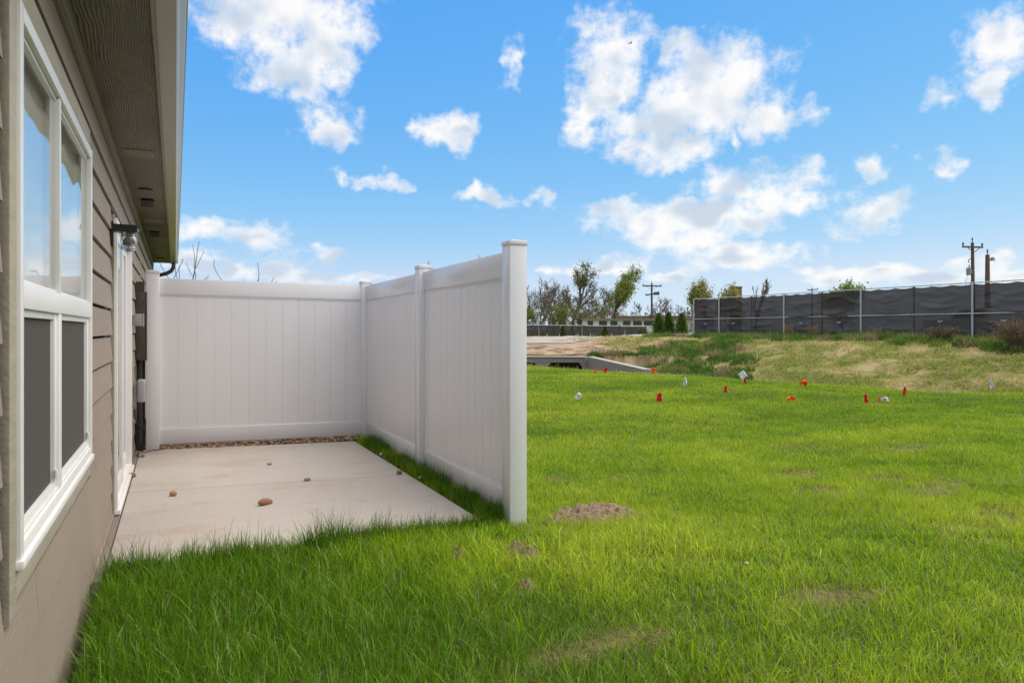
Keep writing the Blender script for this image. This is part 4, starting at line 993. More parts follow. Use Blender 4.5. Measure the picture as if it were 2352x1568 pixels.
# ------------------------------------------------------------------ screened chain link fence on the bank
FXX = 31.0
cl = tag(empty('screened_fence', (FXX, 28, .8)), 'tall chain link fence covered in black screen along the bank top', 'fence')
def cch(o, p=None): o.parent = p or cl; o.matrix_parent_inverse = Matrix.Translation((-FXX, -28, -.8)) if p is None else Matrix(); return o
main = [38.68, 36.22, 30.84, 25.78, 20.18, 14.9, 9.8, 4.6]
mids = [33.5, 28.3, 23.0, 17.5, 12.3, 7.2]
ZB, ZM_, ZT = .80, 1.975, 3.29
allp = sorted(main + mids)
for y in main: cch(MB().tube([(FXX-.05, y, ZB-.2), (FXX-.05, y, ZT+.03)], .045, 10).build('post', M['galv'], None, True))
for y in mids: cch(MB().tube([(FXX+.09, y, ZB-.2), (FXX+.09, y, ZT)], .035, 8).build('intermediate_post', M['post_wrap'], None, True))
for a, b in zip(allp, allp[1:]):
    cch(MB().tube([(FXX, a, ZT), (FXX, b, ZT)], .024, 8).build('top_rail', M['galv'], None, True))
    cch(MB().tube([(FXX-.06, a+.02, ZM_), (FXX-.06, b-.02, ZM_)], .026, 8).build('middle_rail', M['galv'], None, True))
rs = np.random.default_rng(12)
def screen(y0, y1, z0, z1, lower, seed):
    nY, nZ = 44, 26; r = np.random.default_rng(seed)
    Yg, Zg = np.meshgrid(np.linspace(y0, y1, nY), np.linspace(0, 1, nZ)); s_ = (Yg-y0)/(y1-y0)
    X_ = np.full_like(Yg, FXX+.03)
    env = np.sin(np.pi*np.clip(s_, 0, 1))**.6
    amp = .15*env*(.30+.70*(1-Zg)**1.1)
    for k in range(7):                                        # swag folds hanging between the ties
        c0, d0 = r.uniform(.1,.9), r.uniform(-.6,.6); zc_ = r.uniform(.0,.85); curve = 1.1*(s_-c0)**2*r.uniform(.6,1.6) + d0*(s_-c0)*.45
        X_ -= amp*1.5*np.exp(-((Zg - zc_ - curve)/r.uniform(.035,.09))**2)*np.exp(-((s_-c0)/.34)**2)
    X_ -= .045*(fbm(Yg*1.1+seed, Zg*2.2, seed)-.5)*env
    X_ -= .05*(1-Zg)**2*env*(.4+fbm(Yg*.8, Zg, seed+5))
    sag = (0 if lower else -.045*np.abs(np.sin(np.pi*s_*3.))**1.3 - .02)*Zg
    low = (.10*(fbm(Yg*.9, Yg*0, seed+2)-.35) if lower else 0)*(1-Zg)
    Zz = z0 + (z1-z0)*Zg + sag + low
    I2 = np.arange(nY*nZ).reshape(nZ, nY); Q2 = np.stack([I2[:-1,:-1], I2[:-1,1:], I2[1:,1:], I2[1:,:-1]], -1).reshape(-1,4)
    return cch(link('screen_panel', npmesh('screen_panel', np.stack([X_,Yg,Zz],-1).reshape(-1,3), F4=Q2, smooth=True), M['screen_low' if lower else 'screen']))
for i, (a, b) in enumerate(zip(allp, allp[1:])):
    lo = screen(a, b, ZB-.02, ZM_-.01, True, 100+i); screen(a, b, ZM_-.005, ZT-.03, False, 200+i)
    ctr = [a + (b-a)*.5]
    for y in ctr:                                             # pale crescent: bright light through the wind cut, put into the colour
        m = MB(); r = random.Random(i); n = 12; o_ = []; rad = .135
        for k in range(n+1):
            a_ = math.pi*(1.12 + .78*k/n); wd = .045*math.sin(math.pi*k/n)**.7*r.uniform(.7,1.3)+.003
            c_, s_ = math.cos(a_), math.sin(a_); xo = FXX-.10-.05*math.sin(math.pi*k/n)
            m.v += [(xo, y+c_*rad, ZM_-.22+s_*rad), (xo-.02, y+c_*(rad-wd), ZM_-.22+s_*(rad-wd)), (xo+.012, y+c_*rad, ZM_-.22+s_*rad-.004), (xo-.008, y+c_*(rad-wd), ZM_-.22+s_*(rad-wd)-.004)]
        for k in range(n):
            q = k*4; m.f += [(q,q+4,q+5,q+1),(q+2,q+3,q+7,q+6),(q,q+2,q+6,q+4),(q+1,q+5,q+7,q+3)]
        f_ = m.build('wind_cut_light', M['flag_white' if i % 3 != 1 else 'transf'], None, True); cch(f_)
# fence ties
m = MB()
for y in np.arange(5, 38.6, .45): m.box(FXX-.012, FXX+.012, y-.01, y+.01, ZT-.05, ZT+.03)
o = cch(m.build('tie_wires', M['galv'])); o['kind'] = 'stuff'

# pickup truck parked behind the screen
tr = tag(empty('pickup_truck', (42, 27.2, .80), R(90)), 'pale pickup truck parked behind the black screen, seen dimly', 'pickup truck')
prof = [(-2.6,.45),(-2.62,.95),(-2.5,1.02),(-.9,1.08),(-.35,1.62),(-.1,1.70),(1.0,1.70),(1.18,1.62),(1.30,1.10),(2.62,1.08),(2.66,.5),(2.2,.42),(-2.2,.42)]
def yprism(poly, a0, a1): 
    return MB().prism(poly, a0, a1)
t0 = yprism([(p_[0]*-1, p_[1]) for p_ in prof], -.92, .92).build('body', M['truck'], tr); bevel_me(t0.data, .05, 2)
for (a, b, c_, d_) in ((.42,.80,.30,1.0),):
    pass
for sgn in (-1, 1):
    MB().prism([(.28,1.12),(.85,1.12),(.40,1.56),(.28,1.58)], sgn*.905, sgn*.945).build('side_window', M['truck_glass'], tr)
    MB().prism([(-1.1,1.14),(.2,1.14),(.2,1.58),(-1.0,1.58)], sgn*.905, sgn*.945).build('side_window', M['truck_glass'], tr)
    for xw in (-1.75, 1.75):
        w = MB().tube([(xw, sgn*.72, .38), (xw, sgn*.95, .38)], .38, 20).build('wheel', M['tyre'], tr, True)
        MB().tube([(xw, sgn*.94, .38), (xw, sgn*.965, .38)], .22, 14).build('rim', M['galv'], w, True)
    MB().box(2.55, 2.66, sgn*.62-.2, sgn*.62+.2, .78, .95).build('headlight', M['flag_white'], tr)
MB().box(2.64, 2.72, -.9, .9, .42, .60).build('bumper', M['galv'], tr)

# ------------------------------------------------------------------ trees
def grow(seed, H, spread, lv, trunk_r, first=.25, nb=(3,5), lean=(0,0), up=.35, wig=.22, decay=.62, taper=.62, minr=.012):
    r = random.Random(seed); segs = []; tips = []
    def br(p, d, ln, rad, lev):
        n = 5 if lev == 0 else (4 if lev < 3 else 2); pts = [p]; cd = d.copy()
        for i in range(n):
            cd = (cd + Vector((r.gauss(0,wig), r.gauss(0,wig), r.gauss(0,wig*.5))) + Vector((0,0,up*.12*(lev > 0)))).normalized()
            pts.append(pts[-1] + cd*ln/n)
        rads = [max(rad*(1-(1-taper)*i/n), minr) for i in range(n+1)]
        segs.append((lev, pts, rads))
        if lev >= lv: tips.append((pts[-1], cd)); tips.append((pts[len(pts)//2], cd)); return
        k = r.randint(*nb) + (2 if lev == 0 else 0)
        for j in range(k):
            f = first + (1-first)*(j+.6)/k if lev == 0 else r.uniform(.3, 1.)
            i = min(int(f*n), n-1); q = pts[i].lerp(pts[i+1], f*n-i); ang = r.uniform(.45, 1.05)*spread
            base = (pts[i+1]-pts[i]).normalized(); sd = Vector((r.gauss(0,1), r.gauss(0,1), r.gauss(0,.4))); sd = (sd - base*sd.dot(base)).normalized()
            br(q, (base*math.cos(ang)+sd*math.sin(ang)).normalized(), ln*decay*r.uniform(.7,1.15), rads[i]*r.uniform(.5,.7), lev+1)
        br(pts[-1], cd, ln*decay*.8, rads[-1]*.9, lev+1)
    br(Vector((0,0,0)), Vector((lean[0], lean[1], 1)).normalized(), H*.46, trunk_r, 0)
    top = max(q.z for _, ps, _ in segs for q in ps); s = H/top
    segs = [(l, [q*s for q in ps], rd) for l, ps, rd in segs]; tips = [(q*s, d) for q, d in tips]
    return segs, tips
def tree(name, base, H, label, seed, leaf=None, nleaf=3, lsize=.3, spread=1., lv=4, tr=None, bark='bark', twig='twig', lean=(0,0), nb=(3,4), minr=.022, up=.35, lowleaf=0., cat='tree', group=None, wig=.2, first=.25, lfilter=None, width=None):
    segs, tips = grow(seed, H, spread, lv, tr or H*.022, first=first, nb=nb, lean=lean, minr=minr, up=up, wig=wig)
    if width:                                                # spread of the crown about its leaning axis
        zz = np.array([tuple(q) for _, ps, _ in segs for q in ps]); k = min(1, width*.5/np.percentile(np.hypot(zz[:,0]-lean[0]*zz[:,2], zz[:,1]-lean[1]*zz[:,2]), 96))
        sq = lambda q: Vector(((q.x-lean[0]*q.z)*k + lean[0]*q.z, (q.y-lean[1]*q.z)*k + lean[1]*q.z, q.z))
        segs = [(l, [sq(q) for q in ps], rd) for l, ps, rd in segs]; tips = [(sq(q), d) for q, d in tips]
    o = tag(empty(name, base), label, cat, group)
    m = MB(); mt = MB()
    for l, ps, rd in segs:
        if l <= 1: m.tube(ps, rd, 7 if l == 0 else 5, cap=False)
        else: mt.tube(ps, rd, 3, cap=False)
    m.build('trunk', M[bark], o, True)
    r = np.random.default_rng(seed)
    if leaf is None: mt.build('crown', M[twig], o); return o
    c = mt.build('crown', M[twig], o)
    T = np.array([tuple(t[0]) for t in tips]); 
    if lfilter is not None: T = T[lfilter(T, H)]
    T = np.repeat(T, nleaf, 0) + r.normal(0, lsize*1.1, (len(T)*nleaf, 3)); n = len(T)
    A = r.normal(0,1,(n,3)); A /= np.linalg.norm(A,axis=1)[:,None]; B = np.cross(A, r.normal(0,1,(n,3))); B /= np.linalg.norm(B,axis=1)[:,None]
    s = lsize*r.uniform(.5,1.2,(n,1)); V = np.stack([T-A*s*.5, T+B*s*.3, T+A*s*.6, T-B*s*.3], 1).reshape(-1,3)
    F = np.arange(n*4).reshape(-1,4); col = np.array(leaf)*r.uniform(.55,1.5,(n,1)); C = np.repeat(np.concatenate([col, np.ones((n,1))],-1),4,0)
    link('foliage', npmesh('foliage', V, F4=F, attrs={'col': C}), M['leaf'], c)
    return o
def tb(x, Z): q = P(x, 770, Z); return Vector((q.x, q.y, ground1(q.x, q.y)-.1))
def hgt(ytop, Z): return (HYP - ytop)/FPX*Z + EYE - .35
G = 'trees beyond the far screened fence'
YG = (.20,.22,.05); OL = (.16,.165,.05); LG = (.25,.31,.06)
tree('bare_tree', tb(1000,132), hgt(592,132), 'bare treetop rising just behind the middle fence post', 301, spread=1.0, lv=4, group=G, width=6.8)
tree('bare_tree', tb(1105,138), hgt(584,138), 'bare tree mostly hidden by the fence panel, only its tip showing', 302, lv=4, group=G, width=8.4)
tree('bare_tree', tb(1236,128), hgt(634,128), 'bare tree just right of the nearest fence post, with arching limbs', 303, spread=1.15, lv=4, nb=(3,4), first=.12, group=G, minr=.03, width=10.4)
tree('bare_tree', tb(1272,133), hgt(630,133), 'bare tree with yellowish haze at its foot, second from the post', 304, leaf=YG, nleaf=2, lsize=.28, lv=4, group=G, lfilter=lambda T,H: T[:,2] < H*.55, minr=.03, width=9.7)
tree('budding_tree', tb(1314,126), hgt(602,126), 'tallest tree of the row, dark forked trunk with tufted olive top', 309, leaf=OL, nleaf=5, lsize=.30, lv=4, tr=.34, spread=.78, group=G, lfilter=lambda T,H: T[:,2] > H*.66, minr=.03, first=.45, width=8.9)
tree('bare_tree', tb(1343,134), hgt(658,134), 'bare tree leaning right beside the tallest tree', 306, lean=(.45,-.2), lv=4, group=G, minr=.028, width=8.7)
tree('bare_tree', tb(1376,130), hgt(660,130), 'bare broad tree between the tallest and the leafy green one', 307, lean=(.35,-.15), leaf=(.20,.17,.09), nleaf=1, lsize=.2, lv=4, spread=1.2, group=G, minr=.028, width=9.6)
tree('leafy_tree', tb(1392,124), hgt(612,124), 'light green leafy tree leaning right, left of the power pole', 318, leaf=LG, nleaf=4, lsize=.32, lean=(.30,-.13), lv=4, spread=.85, bark='bark_light', group=G, first=.3, width=5.8)
tree('bare_tree', tb(1466,150), hgt(690,150), 'small bare tree behind the white building, left of the power pole', 310, lv=4, group=G, minr=.026, width=5.5)
tree('bare_tree', tb(1508,150), hgt(680,150), 'bare upright tree behind the building, just right of the power pole', 311, lv=4, spread=.8, group=G, minr=.026, width=6.2)
tree('bare_tree', tb(1533,152), hgt(684,152), 'bare tree behind the middle cypress', 312, lv=4, spread=.9, group=G, minr=.026, width=6.8)
tree('bare_tree', tb(1562,150), hgt(698,150), 'twiggy bare tree behind the right cypress', 313, lv=4, spread=1.1, group=G, minr=.026, width=7.5)
tree('bare_tree', tb(1590,146), hgt(700,146), 'bare tree touching the left end of the tall black fence', 314, lv=4, spread=1.0, group=G, minr=.026, width=5.4)
tree('budding_tree', tb(1622,110), hgt(643,110), 'olive budding tree rising above the left end of the tall fence', 315, leaf=(.33,.32,.10), nleaf=4, lsize=.32, lv=4, tr=.16, group=G, lfilter=lambda T,H: T[:,2] > H*.5, width=4.2)
tree('budding_tree', tb(1674,110), hgt(656,112), 'yellowish budding tree left of the brick chimney above the fence', 316, leaf=(.36,.34,.10), nleaf=4, lsize=.32, lv=4, tr=.16, group=G, spread=1.1, lfilter=lambda T,H: T[:,2] > H*.5, width=4.4)
tree('bare_tree', tb(1734,100), hgt(637,100), 'dead bare tree right of the brick chimney above the fence', 317, lv=3, spread=.6, group=G, minr=.03, tr=.2, lean=(.15,-.05), width=4.2)
tree('leafy_tree', tb(1940,84), hgt(647,84), 'leafy treetop peeking over the middle of the tall black fence', 319, leaf=(.20,.25,.05), nleaf=7, lsize=.30, lv=4, spread=1.25, group=G, tr=.14, lfilter=lambda T,H: T[:,2] > H*.55, width=6.2)
tree('bare_tree', tb(1205,140), hgt(652,140), 'bare tree directly behind the nearest fence post', 325, lv=4, spread=1.1, group=G, minr=.028, width=10.9)
tree('bare_tree', tb(1254,140), hgt(652,140), 'bare twiggy tree between the first two bare trees right of the post', 351, lv=4, spread=1.1, group=G, minr=.03, width=9.0)
tree('bare_tree', tb(1296,142), hgt(655,142), 'bare twiggy tree just left of the tallest tree', 352, lv=4, spread=1.1, group=G, minr=.03, width=9.0)
tree('bare_tree', tb(1358,140), hgt(664,140), 'bare twiggy tree set back between the leaning and the broad bare tree', 353, lv=4, spread=1.15, group=G, minr=.03, width=9.5)
tree('bare_tree', tb(1412,144), hgt(668,144), 'bare twiggy tree half hidden by the light green leafy tree', 354, lv=4, spread=1.15, group=G, minr=.03, width=8.5)
for i, (x, y, c, lab) in enumerate([(1228,705,YG,'leftmost'),(1290,700,YG,'second'),(1335,706,(.22,.20,.08),'third'),(1365,692,YG,'fourth'),(1425,715,LG,'rightmost')]):
    tree('shrub', tb(x,122), hgt(y,122), lab + ' of five yellow-green shrubs under the trees behind the far screen', 330+i, leaf=c, nleaf=3, lsize=.26, lv=3, spread=1.0, tr=.06, nb=(4,5), first=.05, cat='shrub', group='shrubs under the far trees', minr=.02, twig='twig')
# bare saplings over the white fence
tree('bare_sapling', tb(440,26)+Vector((0,0,-.3)), 4.95, 'bare sapling rising over the white fence beside the gutter', 343, lv=2, spread=1.0, tr=.05, minr=.012, first=.55, nb=(1,2), bark='bark', group='bare saplings behind the white fence', wig=.12)
tree('bare_sapling', tb(497,24)+Vector((0,0,-.3)), 4.05, 'bare twig tips right of the taller sapling over the fence', 345, lv=2, spread=1.1, tr=.045, minr=.011, first=.5, nb=(1,2), group='bare saplings behind the white fence', lean=(.35,.1), wig=.12)

# conifers: whorled sprays of needles on a stem
def conifer(name, base, H, Wd, label, seed, col, n=2600, group=None, pw=.75, ls=.13, lean_up=.9):
    o = tag(empty(name, base), label, 'tree', group); r = np.random.default_rng(seed)
    MB().tube([(0,0,-.05),(0,0,H*.92)], [H*.02, H*.004], 6).build('trunk', M['bark'], o, True)
    f = r.uniform(0,1,n)**1.15; prof = (1-f)**pw*(.35+.65*np.clip(f*7,0,1)); a = r.uniform(0,6.283,n)
    nb_ = 24; ph = np.floor(f*14); lob = .78+.42*np.sin(a*5+ph*2.3)*np.cos(f*40)+.22*np.sin(a*11+f*23); rad = Wd*.5*prof*lob*r.uniform(.25,1.05,n)**.5
    T = np.stack([np.cos(a)*rad, np.sin(a)*rad, f*H*.94+.02+rad*.35*lean_up], -1)
    D = np.stack([np.cos(a), np.sin(a), np.full(n, lean_up)], -1) + r.normal(0,.35,(n,3)); D /= np.linalg.norm(D,axis=1)[:,None]
    B = np.cross(D, r.normal(0,1,(n,3))); B /= np.linalg.norm(B,axis=1)[:,None]; s = (ls*r.uniform(.6,1.5,n))[:,None]
    V = np.stack([T-B*s*.35, T+B*s*.35, T+D*s*1.7], 1).reshape(-1,3); C = np.repeat(np.concatenate([np.array(col)*r.uniform(.55,1.5,(n,1)), np.ones((n,1))],-1),3,0)
    link('crown', npmesh('crown', V, F3=np.arange(n*3).reshape(-1,3), attrs={'col': C}), M['leaf'], o)
def gb(x, y, Z): q = P(x, y, Z); return Vector((q.x, q.y, q.z))
CG = 'upright cypress trees by the white building'
conifer('cypress', gb(1513,776,74), 2.50, 1.60, 'left cypress of three, in front of the power pole', 401, (.13,.19,.035), group=CG, n=2400)
conifer('cypress', gb(1536,776,73), 2.60, 1.40, 'middle cypress of three, tallest and darkest', 402, (.10,.165,.03), group=CG, n=2400)
conifer('cypress', gb(1566,775.5,72), 2.45, 1.5, 'right cypress of three, standing apart near the tall fence', 403, (.12,.18,.032), group=CG, n=2400)
conifer('small_conifer', gb(1292,773,91), 1.35, 1.45, 'small conical evergreen, left one before the far black screen', 404, (.09,.12,.03), n=1500, group='small evergreens before the far screen', pw=1., lean_up=.15, ls=.09)
conifer('small_conifer', gb(1390,773,91), 1.30, 1.40, 'small conical evergreen, right one before the far black screen', 405, (.09,.115,.03), n=1500, group='small evergreens before the far screen', pw=1., lean_up=.15, ls=.09)
for x, lab, sd in ((1271,'left',411),(1342,'middle',412),(1419,'right',413)):
    b = gb(x,774,90); tree('young_tree', b, 1.6, lab + ' of three twiggy young trees before the far black screen', sd, lv=2, spread=.42, tr=.04, nb=(5,6), minr=.012, first=.08, bark='twig_red', twig='twig_red', group='young trees before the far screen', up=1.2, wig=.08)
    me = MB(); me.tube([(0,0,.0),(0,0,.03),(0,0,.06)], [.8,.7,.2], 14); mo = me.build('mulch_ring', M['mulch'], None, True, (b.x, b.y, b.z-.01)); tag(mo, 'brown mulch ring under the ' + lab + ' young tree', 'mulch', 'mulch rings')
    for k, dx in enumerate((-.75, .75)):
        bb = MB().box(-.03,.03,-.03,.03,-.05,.42).build('tree_stake', M['stake'], None, False, (b.x+dx*CS, b.y-dx*SN, b.z)); bb.rotation_euler = (0, .1*(k-.5), 0); tag(bb, 'short pale stake ' + ('left' if dx < 0 else 'right') + ' of the ' + lab + ' young tree', 'stake', 'pale tree stakes')
b = gb(1477,775,88); tree('shrub', b, 1.05, 'brownish low shrub at the right end of the far black screen', 421, leaf=(.14,.13,.045), nleaf=4, lsize=.13, lv=3, spread=1.2, tr=.03, nb=(4,5), first=.05, cat='shrub', minr=.012)
for i, x in enumerate((1345, 1463, 1520)):
    q = gb(x-22 if i == 0 else x, 775, 80); bb = MB().box(-.03,.03,-.03,.03,-.1,.36).build('tree_stake', M['stake'], None, False, q); tag(bb, ['lone pale stake midway along the far screen','pale stake left of the brownish shrub','pale stake at the foot of the left cypress'][i], 'stake', 'pale tree stakes')

# ------------------------------------------------------------------ far screened fence
fa, fb_ = P(1040, 772, 100), P(1485, 772, 100)
ff = tag(empty('far_screened_fence', (fa.x, fa.y, .42)), 'low black screened fence in front of the far trees', 'fence')
dv = (fb_-fa); dv.z = 0; Ln = dv.length; ang = math.atan2(dv.y, dv.x); ff.rotation_euler = (0,0,ang)
nb_ = 9
for i in range(nb_+1):
    x = Ln*i/nb_; MB().tube([(x,-.03,-.1),(x,-.03,1.66-.034*i)], .045, 6).build('post', M['galv'], ff)
for i in range(nb_):
    x0, x1 = Ln*i/nb_, Ln*(i+1)/nb_; h0, h1 = 1.60-.034*i, 1.60-.034*(i+1)
    MB().tube([(x0,0,h0+.03),(x1,0,h1+.03)], .04, 6).build('top_rail', M['galv'], ff)
    nY = 12; v = []; f = []
    for j in range(nY+1):
        t_ = j/nY; x = x0+(x1-x0)*t_; hh = h0+(h1-h0)*t_
        for k in range(5): v.append((x, .03*math.sin(j*2.1+i+k)*.8 - .02*k%2, -.03+(hh+.01)*k/4))
    for j in range(nY):
        for k in range(4): q = j*5+k; f.append((q, q+5, q+6, q+1))
    link('screen_panel', mesh('screen_panel', v, f, True), M['screen'], ff)
    xm = (x0+x1)/2; m = MB().tube([(xm-.22,-.10,.42),(xm-.12,-.12,.30),(xm,-.12,.27),(xm+.12,-.12,.30),(xm+.22,-.10,.42)], [.01,.035,.045,.035,.01], 5)
    if i in (2,3,6,8): m.build('wind_cut_light', M['transf'], ff, True)  # paler crescent colour stands for light through the wind cut

# ------------------------------------------------------------------ white building
bl, br_ = P(1340, 771, 118), P(1640, 771, 118)
bld = tag(empty('white_building', (bl.x, bl.y, .40)), 'long low white building with dark multi-pane windows behind the cypress trees', 'building')
dv = br_-bl; Lb = math.hypot(dv.x, dv.y); bld.rotation_euler = (0,0,math.atan2(dv.y, dv.x))
def bx(px_): return Lb*(px_-1340)/300.
def bz(py_): return (HYP-py_)/FPX*118+EYE-.40
box('wall', 0, Lb, 0, 9, -.2, bz(735), M['white_wall'], bld)
box('eave', -.3, Lb, -.5, 9.3, bz(735)+.005, bz(731), M['bld_roof'], bld)
box('parapet', bx(1420), bx(1600), 2.2, 8, bz(731)+.005, bz(724.5), M['bld_brown'], bld)
box('roof', bx(1560), Lb, .4, 8, bz(731)+.006, bz(726), M['bld_roof'], bld)
def bwin(x0, x1, y0, y1, n, m, rows=1):
    w = box('window', bx(x0), bx(x1), -.06, -.001, bz(y1), bz(y0), M['mullion'], bld); w['label'] = 'dark multi-pane window'
    for k in range(n):
        for j in range(rows):
            a = bx(x0)+(bx(x1)-bx(x0))*(k+.06)/n; b = bx(x0)+(bx(x1)-bx(x0))*(k+.94)/n; z0 = bz(y1)+(bz(y0)-bz(y1))*(j+.08)/rows; z1 = bz(y1)+(bz(y0)-bz(y1))*(j+.92)/rows
            box('pane', a, b, -.085, -.062, z0, z1, M[m], w)
for (a, b) in ((1350,1362),(1376,1394),(1402,1418),(1431,1448),(1454,1474),(1479,1499)): bwin(a, b, 737, 747, 4, 'dark_glass', 2)
bwin(1585, 1597, 742, 761, 3, 'pale_glass', 4); bwin(1604, 1618, 742, 761, 3, 'pale_glass', 4); bwin(1553,1557,742,748,1,'dark_glass')
d_ = box('door', bx(1504), bx(1514), -.05, -.001, bz(770), bz(743), M['mullion'], bld); box('door_panel', bx(1506), bx(1512), -.07, -.052, bz(768), bz(745), M['pale_glass'], d_)
MB().tube([(bx(1430),3,bz(731)),(bx(1430),3,bz(722))], .25, 8).build('roof_vent', M['white_wall'], bld)
q = P(1690, 690, 116); ch = tag(empty('chimney', (q.x, q.y, .4)), 'square brick chimney top above the black fence between budding trees', 'chimney')
MB().box(-.65,.65,-.65,.65,0,hgt(661,116)-.1).build('stack', M['brick'], ch); MB().box(-.72,.72,-.72,.72,hgt(661,116)-.099,hgt(661,116)+.15).build('cap', M['brick'], ch)

# ------------------------------------------------------------------ utility poles
def upole(x, ytop, Z, arms, label, m='pole_grey', r=.14, tilt=0., extra=None, name='utility_pole'):
    q = P(x, 770, Z); gz_ = ground1(q.x, q.y); o = tag(empty(name, (q.x, q.y, gz_), -TH), label, 'utility pole'); o.rotation_euler = (0, tilt, -TH)
    H = (HYP-ytop)/FPX*Z + EYE - gz_; k = Z/FPX
    MB().tube([(0,0,-.3),(0,0,H*.5),(0,0,H)], [r*1.2, r, r*.8], 9).build('pole', M[m], o, True)
    for (dy, x0, x1, sl, th) in arms:
        z = H - dy*k; a = MB(); a.v = [(x0*k,-r-.12,z-th),(x1*k,-r-.12,z-th-sl),(x1*k,-r-.01,z-th-sl),(x0*k,-r-.01,z-th),(x0*k,-r-.12,z+th),(x1*k,-r-.12,z+th-sl),(x1*k,-r-.01,z+th-sl),(x0*k,-r-.01,z+th)]; a.f = list(BOXF)
        arm = a.build('crossarm', M[m], o)
        for xx in (x0*.93, x1*.93):
            MB().tube([(xx*k,-r-.06,z+th-(sl if xx > 0 else 0)),(xx*k,-r-.06,z+th+.14-(sl if xx > 0 else 0)),(xx*k,-r-.06,z+th+.24-(sl if xx > 0 else 0))], [.03,.07,.05], 7).build('insulator', M['insul'], arm)
        for s_ in (-1, 1): MB().tube([(s_*abs(x0)*.55*k,-r-.05,z-th),(0,-r-.02,z-abs(x0)*.5*k)], .025, 4).build('brace', M[m], arm)
    MB().tube([(0,0,H),(0,0,H+.22),(0,0,H+.36)], [.02,.05,.03], 6).build('top_pin', M['insul'], o)
    if extra: extra(o, H, k, r)
    return o
def ex1(o, H, k, r):
    z = H-27*k
    for i in range(3): MB().tube([((6+i*4.5)*k,-.25,z-.02),((6+i*4.5)*k,-.25,z+.5)], .14, 7).build('cutout', M['insul'], o)
upole(1497, 650.5, 120, [(6,-22,22,.05,.10),(27.5,-15,15,-.35,.11)], 'weathered power pole with two crossarms left of the cypress trees', 'pole_grey', .17, extra=ex1)
def ex2(o, H, k, r):
    z = H-75*k
    t_ = MB().tube([(-10.5*k,-.05,z),(-10.5*k,-.05,z+.02),(-10.5*k,-.05,z+.50),(-10.5*k,-.05,z+.54)], [.10,.15,.15,.10], 14).build('transformer', M['transf'], o, True)
    MB().tube([(-9*k,-.05,z+.54),(-9*k,-.05,z+.74)], [.04,.03], 6).build('bushing', M['insul'], t_); MB().box(-8*k,-2*k,-.08,-.02,z+.1,z+.44).build('bracket', M['transf'], t_)
    zz = H-40*k
    MB().tube([(-2*k,-.1,zz),(-8*k,-.1,zz+.06),(-11*k,-.1,zz+.02),(-12*k,-.1,zz-.10),(-9.5*k,-.1,zz-.20)], .03, 6).build('hook_bracket', M['insul'], o)
    MB().tube([(-12*k,-.05,z+.0),(-22*k,-.3,z-.4),(-28*k,-.5,z-.9)], .012, 5).build('service_wire', M['wire'], o)
upole(2236, 557, 52, [(10,-27,20,.06,.055)], 'brown wooden power pole with one crossarm and transformer above the fence', 'pole_wood', .125, tilt=-.012, extra=ex2)
def ex3(o, H, k, r):
    z = H-10*k
    MB().tube([(2*k,0,z),(8*k,-.05,z+.01),(10*k,-.05,z-.02)], .035, 6).build('lamp_arm', M['transf'], o)
    MB().tube([(11*k,-.05,z+.14),(11*k,-.05,z+.10),(11*k,-.05,z-.02),(11*k,-.05,z-.10)], [.03,.10,.13,.17], 12).build('lamp_head', M['transf'], o, True)
    MB().tube([(3*k,0,H-68*k),(11*k,-.1,H-67*k)], .02, 5).build('step_bolt', M['wire'], o)
upole(2268, 585, 47, [], 'shorter brown wooden pole with a small lamp at its top', 'pole_wood', .155, extra=ex3, name='lamp_pole')
upole(1865, 662, 170, [(4,-11,13,-.15,.11)], 'distant crossarm pole peeking over the tall black fence', 'pole_grey', .16)

# ------------------------------------------------------------------ dry brush along the bank
def brush(x, y, X0, h, wdt, n, label, seed, m='dry', fan=.6, blobs=True):
    q = PX(x, y, X0); b = Vector((q.x, q.y, ground1(q.x, q.y))); o = tag(empty('dry_weed', b), label, 'dry weed', 'dry weeds along the bank top'); r = random.Random(seed); mm = MB(); mh = MB()
    for k in range(n):
        a = r.uniform(0,6.283); l = h*r.uniform(.45,1.05); sp = fan*r.uniform(.1,1)*wdt; p0 = Vector((math.cos(a)*wdt*.18*r.random(), math.sin(a)*wdt*.18*r.random(), -.02))
        p1 = p0 + Vector((math.cos(a)*sp*.4, math.sin(a)*sp*.4, l*.6)); p2 = p0 + Vector((math.cos(a)*sp, math.sin(a)*sp, l))
        mm.tube([p0,p1,p2], [.011,.009,.005], 3, cap=False)
        for j in range(3 if blobs else 0):
            c_ = p1.lerp(p2, r.uniform(.2,1)) ; d_ = Vector((r.gauss(0,1),r.gauss(0,1),abs(r.gauss(0,.8)))).normalized()*r.uniform(.05,.14)*max(h,.5)
            mm.tube([c_, c_+d_], [.007,.004], 3, cap=False); mh.tube([c_+d_*.8, c_+d_*1.25], [.014,.008], 4)
    mm.build('stalks', M[m], o)['kind'] = 'stuff'
    if blobs: mh.build('seed_heads', M[m], o)['kind'] = 'stuff'
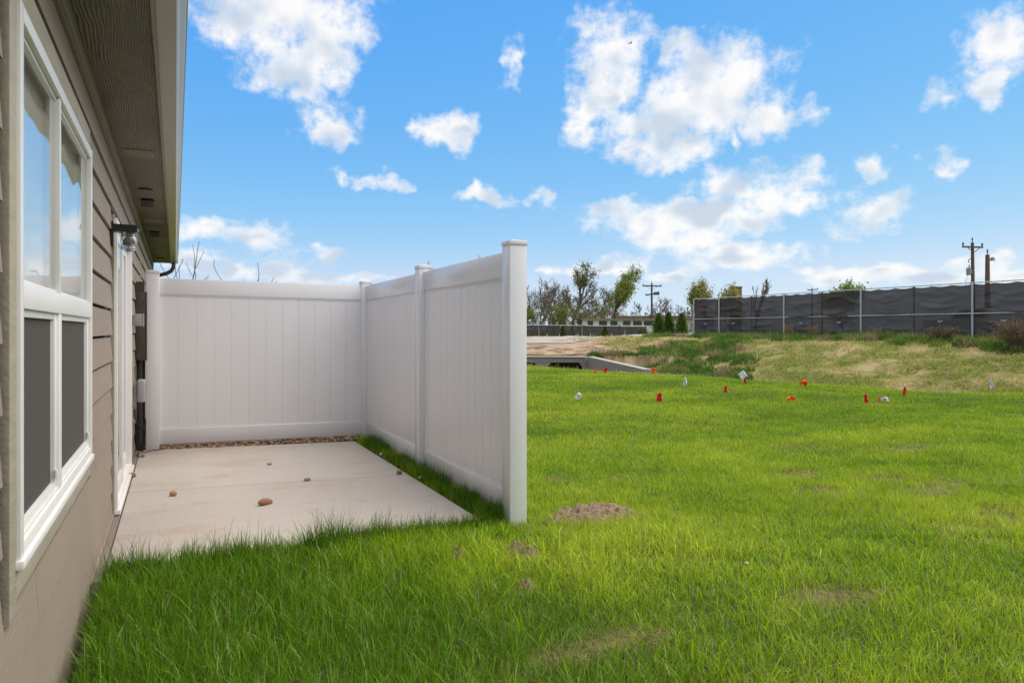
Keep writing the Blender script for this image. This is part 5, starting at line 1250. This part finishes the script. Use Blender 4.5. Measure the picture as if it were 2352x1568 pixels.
BR = [(1811,783,29.2,.75,.35,60,'reddish dry grass tuft at the third fence post','dry',.6),(1870,784,29.0,.85,.5,40,'tall dead stalks left of the middle of the tall fence','dry',.8),
 (1901,786,28.4,1.05,.35,12,'sparse bare stalk standing alone before the fence','dry_grey',.9),(1980,786,29.0,.5,.3,40,'dry tuft at the foot of the middle fence post','dry',.6),
 (2017,788,28.6,.55,.35,70,'pale tan grass tuft beneath the brightest wind cut','dry',.6),(2043,789,28.6,.45,.28,50,'smaller tan tuft right of the pale tan one','dry',.6),
 (2163,795,27.2,.62,.75,170,'round brown dry bush before the truck','dry_grey',.9),(2338,797,26.5,1.05,.95,260,'large brown tumbleweed-like bush at the right edge','dry_grey',.9),
 (1700,786,28.6,.30,.35,60,'low tan tuft under the second fence bay','dry',.9),(1772,790,28.0,.25,.4,60,'low tan tuft left of the reddish one','dry',.9),(2100,790,28.4,.35,.3,16,'thin dead stems right of the smaller tan tuft','dry_grey',.6)]
for i, (x, y, X0, h, w, n, lab, m, fan) in enumerate(BR): brush(x, y, X0, h, w, n, lab, 500+i, m, fan)

# gravel heap by the road end
r = np.random.default_rng(33); V=[]; F=[]; C=[]; b = 0
bm = bmesh.new(); bmesh.ops.create_icosphere(bm, subdivisions=1, radius=.5); IV = np.array([v.co[:] for v in bm.verts]); IF = np.array([[v.index for v in f.verts] for f in bm.faces]); bm.free()
for k in range(900):
    x = r.uniform(1405, 1600); f = r.uniform(0,1); Zd = np.interp(x, [1405,1500,1600],[50,56,50]) + f*6; q = P(x, 780, Zd); s = r.uniform(.10,.26)*(1 if x > 1450 else .6)
    hh = .16*math.sin(math.pi*f)*min(1, (x-1400)/70)
    v = IV*(1+r.uniform(-.25,.25,(len(IV),1)))*np.array([s, s*.8, s*.6]); V.append(v + np.array([q.x, q.y, ground1(q.x,q.y)+hh+.02])); F.append(IF+b); b += len(IV)
    C.append(np.tile(np.array((*(np.array((.50,.46,.42))*r.uniform(.6,1.25)), 1)), (len(IV),1)))
o = link('gravel_heap', npmesh('gravel_heap', np.concatenate(V), F3=np.concatenate(F), attrs={'col': np.concatenate(C)}), M['stone']); tag(o, 'low heap of pale crushed stone beside the road end', 'gravel', None, 'stuff')

# bird high in the sky
q = P(1448, 100, 70); o = tag(empty('bird', q), 'tiny dark bird flying in front of the big cloud', 'bird')
MB().tube([(-.16,0,0),(-.05,0,.01),(.06,0,.01),(.16,0,.0)], [.01,.05,.045,.012], 7).build('body', M['bird'], o, True)
for s_ in (-1, 1):
    w = MB(); w.v = [(-.06,0,.02),(.07,0,.02),(.02,s_*.28,.10),(-.05,s_*.26,.10),(-.12,s_*.45,.04),(-.06,0,.012),(.07,0,.012),(.02,s_*.28,.092),(-.05,s_*.26,.092),(-.12,s_*.45,.034)]; w.f = [(0,1,2,3),(3,2,4),(5,8,7,6),(8,9,7),(0,5,6,1),(1,6,7,2),(2,7,9,4),(4,9,8,3),(3,8,5,0)]
    w.build('wing', M['bird'], o)
